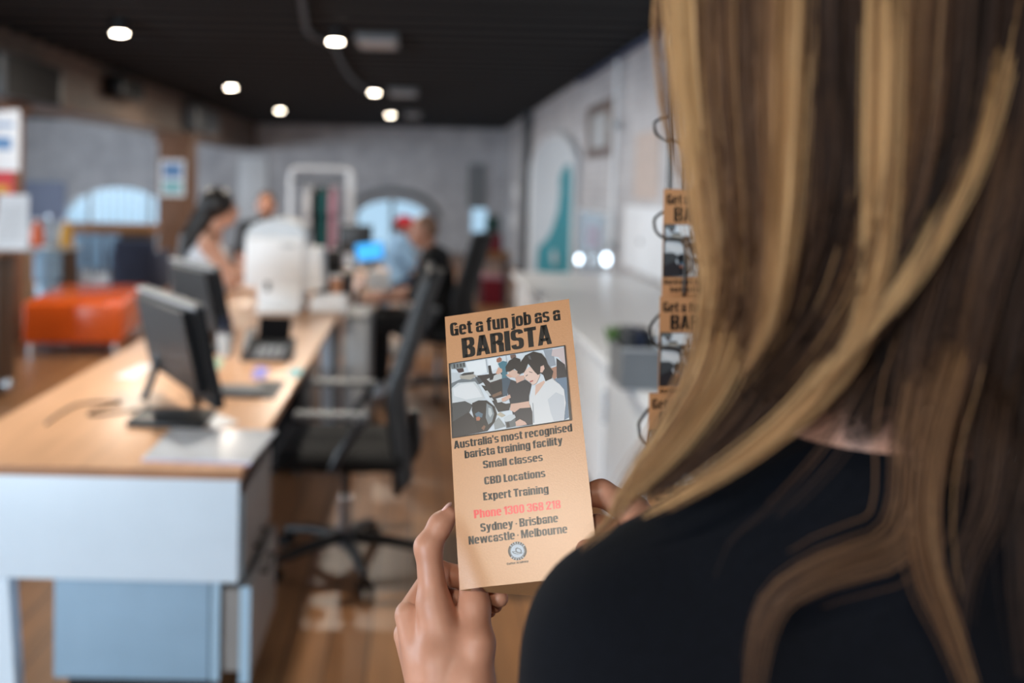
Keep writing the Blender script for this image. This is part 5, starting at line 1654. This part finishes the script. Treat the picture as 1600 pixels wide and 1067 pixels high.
hand_f = [cone(m1, m2, .0108, .0092), cone(m2, m3, .0092, .0082), cone(m3, m4, .0080, .0066), cone(r1, r2, .0100, .0088), cone(r2, r3, .0088, .0078), cone(r3, r4, .0076, .0064), cone(p1, p2, .0088, .0076), cone(p2, p3, .0076, .0068), cone(p3, p4, .0066, .0056)]
# right arm and hand behind the flyer
ER = Vector((.395, .62, .99))
WR = off(1050, 905, .012)
FAR = [cone(SR, ER, .046, .038), cone(ER, WR, .038, .026)]
a1, a2, a3, a4 = off(990, 800, .026), off(940, 770, .020), off(898, 778, .018), off(868, 784, .017)
handr = [cone(WR, WR.lerp(a1, .5), .025, .022), cone(WR.lerp(a1, .2), a1, .022, .0125), cone(a1, a2, .0110, .0094), cone(a2, a3, .0092, .0080), cone(a3, a4, .0078, .0062)]
for k, (dy_, dd) in enumerate(((24, .008), (46, .014), (66, .02))):
    b1, b2, b3, b4 = off(990, 822 + dy_, .03 + dd), off(936, 800 + dy_, .024 + dd), off(898, 800 + dy_, .02 + dd), off(872, 806 + dy_, .02 + dd)
    handr += [cone(WR.lerp(b1, .2), b1, .019, .0115), cone(b1, b2, .0105, .009), cone(b2, b3, .0088, .0078), cone(b3, b4, .0076, .006)]
b1, b2, b3 = off(1012, 880, -.004), off(962, 868, -.014), off(918, 862, -.012)
handr += [cone(WR, b1, .022, .014), cone(b1, b2, .0122, .0104), cone(b2, b3, .0102, .0085)]

# legs
legs = []
for s in (-1, 1):
    hp, kn, an = Vector((.24 + s * .085, .53, .90)), Vector((.24 + s * .095, .55, .49)), Vector((.24 + s * .10, .52, .09))
    legs += [cone(hp, kn, .082, .056), cone(kn, an, .054, .038)]
# one mesh: coarse trunk plus the finely resolved forearms and hands, welded under the sleeves
def sdf_add(mb, prims, res, k):
    V, Fq = sdf_mesh(prims, res, k)
    mb.add([Vector(p) - PO for p in V.tolist()], [tuple(f) for f in Fq.tolist()])
body = MB()
sdf_add(body, torso + head + legs + [FAL[0], FAR[0]], .006, .016)
wl = EL.lerp(W, .35)
# hand surface: every finger blends with the palm but fingers do not blend with each other
sdf_add(body, [cone(EL, W, .038, .027)] + hand, .0011, .0065)
for trio in (hand_f[0:3], hand_f[3:6], hand_f[6:9]):
    sdf_add(body, trio, .0011, .003)
sdf_add(body, [cone(ER, WR, .038, .026)] + handr, .0017, .004)
me = bpy.data.meshes.new('body')
me.from_pydata([tuple(p) for p in body.v], [], body.f)
me.materials.append(MATS['skin'])
me.shade_smooth()
ob = bpy.data.objects.new('body', me)
COL.objects.link(ob)
ob.parent = t
body_o = ob
# nail of the index finger
d = (i4 - i3).normalized()
side = FN
nn = d.cross(side).normalized()
if nn.x > 0:
    nn = -nn
nc = i4 + nn * .0046 + d * .0018 + FN * .0018
M = Matrix((((side.x), d.x, nn.x, nc.x - PO.x), (side.y, d.y, nn.y, nc.y - PO.y), (side.z, d.z, nn.z, nc.z - PO.z), (0, 0, 0, 1)))
MB().sphere((0, 0, 0), .0042, .0058, .0016, M=M).build('fingernail', 'nail', t)
# clothes
sh = grow(torso, .008) + [cone(SL, SL.lerp(EL, .62), .056, .05), cone(SR, SR.lerp(ER, .62), .056, .05), cone(NB + Vector((0, 0, -.035)), NB + Vector((0, .002, -.008)), .066, .060)]
sdf_obj(sh, .005, .02, 'shirt', 'shirt_navy', t, PO)
sdf_obj(grow(legs, .01) + [cone(HP + Vector((-.05, 0, -.05)), HP + Vector((.05, 0, -.05)), .124, .124)], .008, .03, 'trousers', 'cloth_denim', t, PO)
for s in (-1, 1):
    x = .24 + s * .10
    sdf_obj([cone((x, .47, .045), (x, .68, .036), .042, .036), cone((x, .52, .05), (x, .52, .11), .046, .046)], .006, .02, 'shoe', 'black_plastic', t, PO)
mb = MB()
for s in (-1, 1):
    mb.sphere(tuple(HC - PO + Vector((s * .031 - .006, .085, -.005))), .011, n=12)
mb.build('eyes', 'eye_dark', t)

# ------------------------------------------------------------------ long hair: thousands of fine strands in locks
HAIRC = [(38, 26, 20), (64, 45, 34), (94, 68, 50), (128, 94, 66), (172, 132, 90), (206, 168, 120)]
for i, c in enumerate(HAIRC):
    mat('hair_%d' % i, rgb(*c), .6, spec=.22)
hv, hf, hm = [], [], []
hcount = 0
def catmull(pts, n):
    pts = np.asarray(pts, float)
    q = np.vstack([2 * pts[0] - pts[1], pts, 2 * pts[-1] - pts[-2]])
    m = len(pts) - 1
    out = []
    for tt in np.linspace(0, m - 1e-6, n):
        i = int(tt)
        f = tt - i
        a, b, c, d = q[i], q[i + 1], q[i + 2], q[i + 3]
        out.append(.5 * (2 * b + (c - a) * f + (2 * a - 5 * b + 4 * c - d) * f * f + (3 * b - a - 3 * c + d) * f ** 3))
    return np.array(out)
def strand(path, r, mi):
    global hcount
    n = len(path)
    tg = np.gradient(path, axis=0)
    tg /= np.linalg.norm(tg, axis=1)[:, None] + 1e-9
    ref = np.array([0.3, 0.9, 0.2])
    a = np.cross(tg, ref)
    a /= np.linalg.norm(a, axis=1)[:, None] + 1e-9
    b = np.cross(tg, a)
    rr = r * np.clip(1.15 - .75 * np.linspace(0, 1, n) ** 3, .1, 1)[:, None]
    ring = [path + rr * (a * math.cos(k * 2.0944) + b * math.sin(k * 2.0944)) for k in range(3)]
    hv.append(np.stack(ring, 1).reshape(-1, 3))
    i = np.arange(n - 1)[:, None] * 3
    f = np.concatenate([np.concatenate([i + k, i + (k + 1) % 3, i + 3 + (k + 1) % 3, i + 3 + k], 1) for k in range(3)])
    hf.append(f + hcount)
    hm.append(np.full(len(f), mi))
    hcount += n * 3
def lock(px_path, width, depth, n, col, r=.00042, jitter=.25, pts=26, taper=.55, cmin=.78):
    """px_path: list of (px, py, Y) along the lock; strands spread over width/depth (m)"""
    g_ = catmull([tuple(P(*p)) for p in px_path], pts)
    tg = np.gradient(g_, axis=0)
    tg /= np.linalg.norm(tg, axis=1)[:, None]
    view = np.array([0, 1.0, 0])
    sx = np.cross(tg, view)
    sx /= np.linalg.norm(sx, axis=1)[:, None] + 1e-9
    tl = np.linspace(0, 1, pts)
    env = (1 - taper * tl ** 2.2)
    for _ in range(n):
        a, b = RNG.normal(0, .45), RNG.normal(0, .45)
        ph, fr = RNG.uniform(0, 6.28), RNG.uniform(1.5, 3.5)
        wob = jitter * .25 * np.sin(fr * tl * 6.28 + ph) * tl
        cut = RNG.uniform(cmin, 1.0)
        path = g_ + sx * (width * env * (a + wob))[:, None] + view * (depth * env * (b + wob * .6))[:, None]
        m_ = max(6, int(pts * cut))
        c = int(np.clip(round(col + RNG.normal(0, .42)), 0, 5))
        strand(path[:m_], r * RNG.uniform(.7, 1.25), c)

def depth_top(px):
    s = (px - 1372) / 360.0
    return .53 - .125 * math.sqrt(max(.02, 1 - s * s))
GA = [(1066, -130), (1068, 0), (1092, 170), (1110, 320), (1126, 450), (1100, 580), (1035, 700), (975, 806)]
GB = [(1214, -150), (1199, 0), (1196, 180), (1206, 340), (1200, 470), (1150, 585), (1075, 680), (1000, 772)]
GC = [(1370, -160), (1352, 0), (1350, 180), (1342, 330), (1305, 460), (1235, 570), (1150, 655), (1060, 730)]
GD = [(1530, -150), (1520, 0), (1500, 150), (1450, 300), (1385, 430), (1310, 540), (1235, 625), (1150, 700)]
GE = [(1560, -130), (1558, 0), (1535, 160), (1500, 320), (1462, 450), (1445, 560), (1440, 670), (1436, 760)]
GF = [(1700, -130), (1705, 0), (1700, 180), (1690, 340), (1660, 480), (1630, 600), (1600, 720), (1585, 840)]
GG = [GA, GB, GC, GD]
def guide(s):
    if s > .76:
        return np.array(GE, float) + (np.array(GF, float) - np.array(GE, float)) * (s - .76) / .24
    x = min(max(s / .76, 0), .9999) * 3
    i = int(x)
    f = x - i
    A, B = np.array(GG[i], float), np.array(GG[i + 1], float)
    return A + (B - A) * f
def gdepth(px, k):
    # follows the head at the top, lies on the back and shoulder lower down
    base = depth_top(px)
    low = .425 + .00022 * max(0, 1330 - px) + .06 * max(0, (px - 1450) / 200)
    f = min(1, max(0, (k - 3) / 3.0))
    if k <= 3:
        return min(base, .50)
    return min(base, .50) * (1 - f) + low * f
# streak colours and painted shadows between locks across the curtain (0 = left edge of the hair in the photo)
def colour_at(s, rnd):
    pat = [(0, 4.6), (.03, 4.4), (.06, 3.2), (.15, 2.6), (.22, 1.6), (.30, 2.8), (.34, 3.4), (.37, 1.4), (.45, .6), (.53, .4), (.56, 3.6), (.60, 3.8), (.63, 2.2), (.70, .8), (.757, .2), (.765, 1.2), (.80, 1.9), (.85, 1.3), (.90, .7), (1, .3)]
    for (a, b), (c, d) in zip(pat, pat[1:]):
        if a <= s <= c:
            return b + (d - b) * (s - a) / (c - a) + rnd
    return 2
for i in range(150):
    s = (i + RNG.uniform(-.5, .5)) / 149.0
    s = min(max(s, 0), 1)
    if s > .88 and RNG.random() < .45:
        continue
    g2 = guide(s)
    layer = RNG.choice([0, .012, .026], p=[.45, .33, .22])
    path = []
    jx, ph = RNG.normal(0, 9), RNG.uniform(0, 6.28)
    for k, (x, y) in enumerate(g2):
        x2 = x + jx + 10 * math.sin(ph + k * .9) * k / 7
        path.append((x2, y + RNG.normal(0, 6) * (k > 3), gdepth(x, k) + layer + .004 * math.sin(ph * 2 + k)))
    lock(path, .012, .010, 52, colour_at(s, RNG.normal(0, .22) - layer * 34), r=.00030, cmin=.9 if s < .7 else .75)  # deeper layers are coloured darker, shade put into the strands
# thin under-layer so no gap opens between locks
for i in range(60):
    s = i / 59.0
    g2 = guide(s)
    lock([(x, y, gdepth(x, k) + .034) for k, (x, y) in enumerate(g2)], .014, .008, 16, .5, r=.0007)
# loose curls over the back of the shirt and the shoulder
EXTRA = [
 ([(1470, 300, .45), (1425, 430, .45), (1385, 520, .455), (1345, 590, .46), (1270, 650, .455), (1180, 700, .45), (1090, 745, .45)], .020, .010, 60, 1.2),
 ([(1450, 250, .43), (1430, 400, .435), (1405, 500, .437), (1380, 580, .438), (1350, 660, .436), (1320, 700, .438)], .030, .008, 260, .5),
 ([(1440, 250, .43), (1440, 420, .432), (1432, 520, .433), (1425, 600, .433), (1415, 680, .433), (1410, 740, .433)], .016, .008, 60, .8),
 ([(1180, 440, .45), (1150, 580, .455), (1090, 680, .46), (1020, 760, .465), (975, 812, .468)], .018, .012, 70, 1.8),
 ([(1260, 440, .44), (1220, 580, .45), (1150, 670, .455), (1080, 730, .46), (1010, 788, .462)], .018, .012, 70, 1.4),
 ([(1320, 440, .44), (1290, 560, .45), (1230, 640, .455), (1150, 705, .455), (1070, 760, .458)], .016, .010, 60, 1.8),
 ([(1480, 420, .47), (1450, 560, .43), (1430, 680, .415), (1425, 780, .41), (1390, 850, .408), (1290, 885, .408), (1215, 930, .41), (1185, 1000, .412), (1172, 1110, .415), (1170, 1240, .42)], .016, .006, 34, 2.3),
 ([(1560, 300, .47), (1500, 520, .43), (1455, 680, .412), (1442, 800, .405), (1455, 900, .404), (1490, 990, .405), (1530, 1110, .408), (1560, 1240, .41)], .014, .006, 30, 2.9),
 ([(1400, 500, .43), (1340, 610, .42), (1290, 700, .42), (1210, 790, .42), (1140, 850, .42), (1110, 920, .42)], .010, .004, 4, 1.0),
 ([(1590, 480, .48), (1560, 640, .43), (1540, 780, .415), (1500, 900, .41), (1490, 1100, .41)], .016, .006, 30, 1.0),
 ([(1640, 380, .48), (1620, 560, .45), (1600, 720, .43), (1590, 900, .42), (1600, 1100, .42)], .016, .008, 50, .6),
 ([(1115, 420, .44), (1100, 560, .45), (1040, 680, .46), (985, 760, .47), (950, 815, .475), (915, 848, .48), (905, 868, .485)], .008, .008, 30, 3.4),
 ([(1140, 420, .44), (1110, 580, .45), (1040, 690, .46), (985, 770, .47), (960, 812, .475)], .014, .010, 50, 2.6),
 ([(1150, 430, .43), (1125, 570, .44), (1060, 680, .45), (990, 760, .455), (950, 820, .46)], .012, .010, 50, 4.0),
 ([(1420, 120, .41), (1385, 330, .41), (1360, 460, .415), (1310, 570, .42), (1230, 660, .425), (1130, 735, .43), (1040, 790, .445), (990, 815, .455)], .009, .006, 50, 4.2),
 ([(1380, -80, .42), (1378, 120, .405), (1372, 330, .41), (1366, 430, .415), (1335, 530, .42), (1255, 620, .425)], .008, .005, 46, 4.4),
 ([(1585, -100, .46), (1560, 80, .44), (1520, 230, .425), (1470, 340, .418), (1420, 430, .418), (1350, 520, .42), (1290, 590, .425)], .008, .005, 50, 4.8),
 ([(1062, -100, .46), (1068, 60, .455), (1086, 220, .455), (1104, 380, .455), (1112, 500, .455)], .008, .006, 50, 5.0),
 ([(1240, -60, .42), (1232, 160, .415), (1222, 350, .42), (1200, 500, .425), (1150, 610, .43)], .008, .005, 40, 3.8),
 ([(1046, -60, .48), (1036, 60, .48), (1050, 200, .48), (1080, 330, .48)], .007, .008, 10, 3.0),
]
for path, w_, d_, n, c in EXTRA:
    if path[0][1] <= 50:                         # streaks lying on top of the outer hair
        path = [(x, y, z - .016) for x, y, z in path]
        n, c = int(n * 1.5), c + .3
    if path[0][1] > 50:                          # the lock comes out from under the outer hair
        path = [(path[0][0] + 12, path[0][1] - 120, path[0][2] + .05), (path[0][0], path[0][1], path[0][2] + .03)] + path[1:]
    lock(path, w_, d_, int(n * 1.8), c, r=.0003, cmin=.6, taper=.8)
# scalp under the strands
V, Fq = sdf_mesh([ell(HC + Vector((0, -.012, .012)), .088, .098, .112), cone(HC + Vector((-.035, -.035, -.03)), HC + Vector((-.03, -.035, -.065)), .05, .038), cone(HC + Vector((.035, -.035, -.03)), HC + Vector((.03, -.035, -.06)), .05, .036)], .006, .02)
# keep the face free: clip the cap in front of the ears
Vc = V.copy()
hv.append(Vc)
hf.append(Fq[(Vc[Fq].mean(1)[:, 1] < HC.y + .045)] + hcount)
hm.append(np.full(len(hf[-1]), 0))
hcount += len(Vc)
AV = np.concatenate(hv) - np.array(PO)
AF = np.concatenate(hf)
AM = np.concatenate(hm).astype(np.int32)
me = bpy.data.meshes.new('hair')
me.vertices.add(len(AV))
me.vertices.foreach_set('co', AV.astype(np.float32).ravel())
me.loops.add(AF.size)
me.loops.foreach_set('vertex_index', AF.astype(np.int32).ravel())
me.polygons.add(len(AF))
me.polygons.foreach_set('loop_start', np.arange(0, AF.size, 4, dtype=np.int32))
me.polygons.foreach_set('material_index', AM)
me.update(calc_edges=True)
for i in range(6):
    me.materials.append(MATS['hair_%d' % i])
me.shade_smooth()
ob = bpy.data.objects.new('hair', me)
COL.objects.link(ob)
ob.parent = t
bpy.context.view_layer.update()
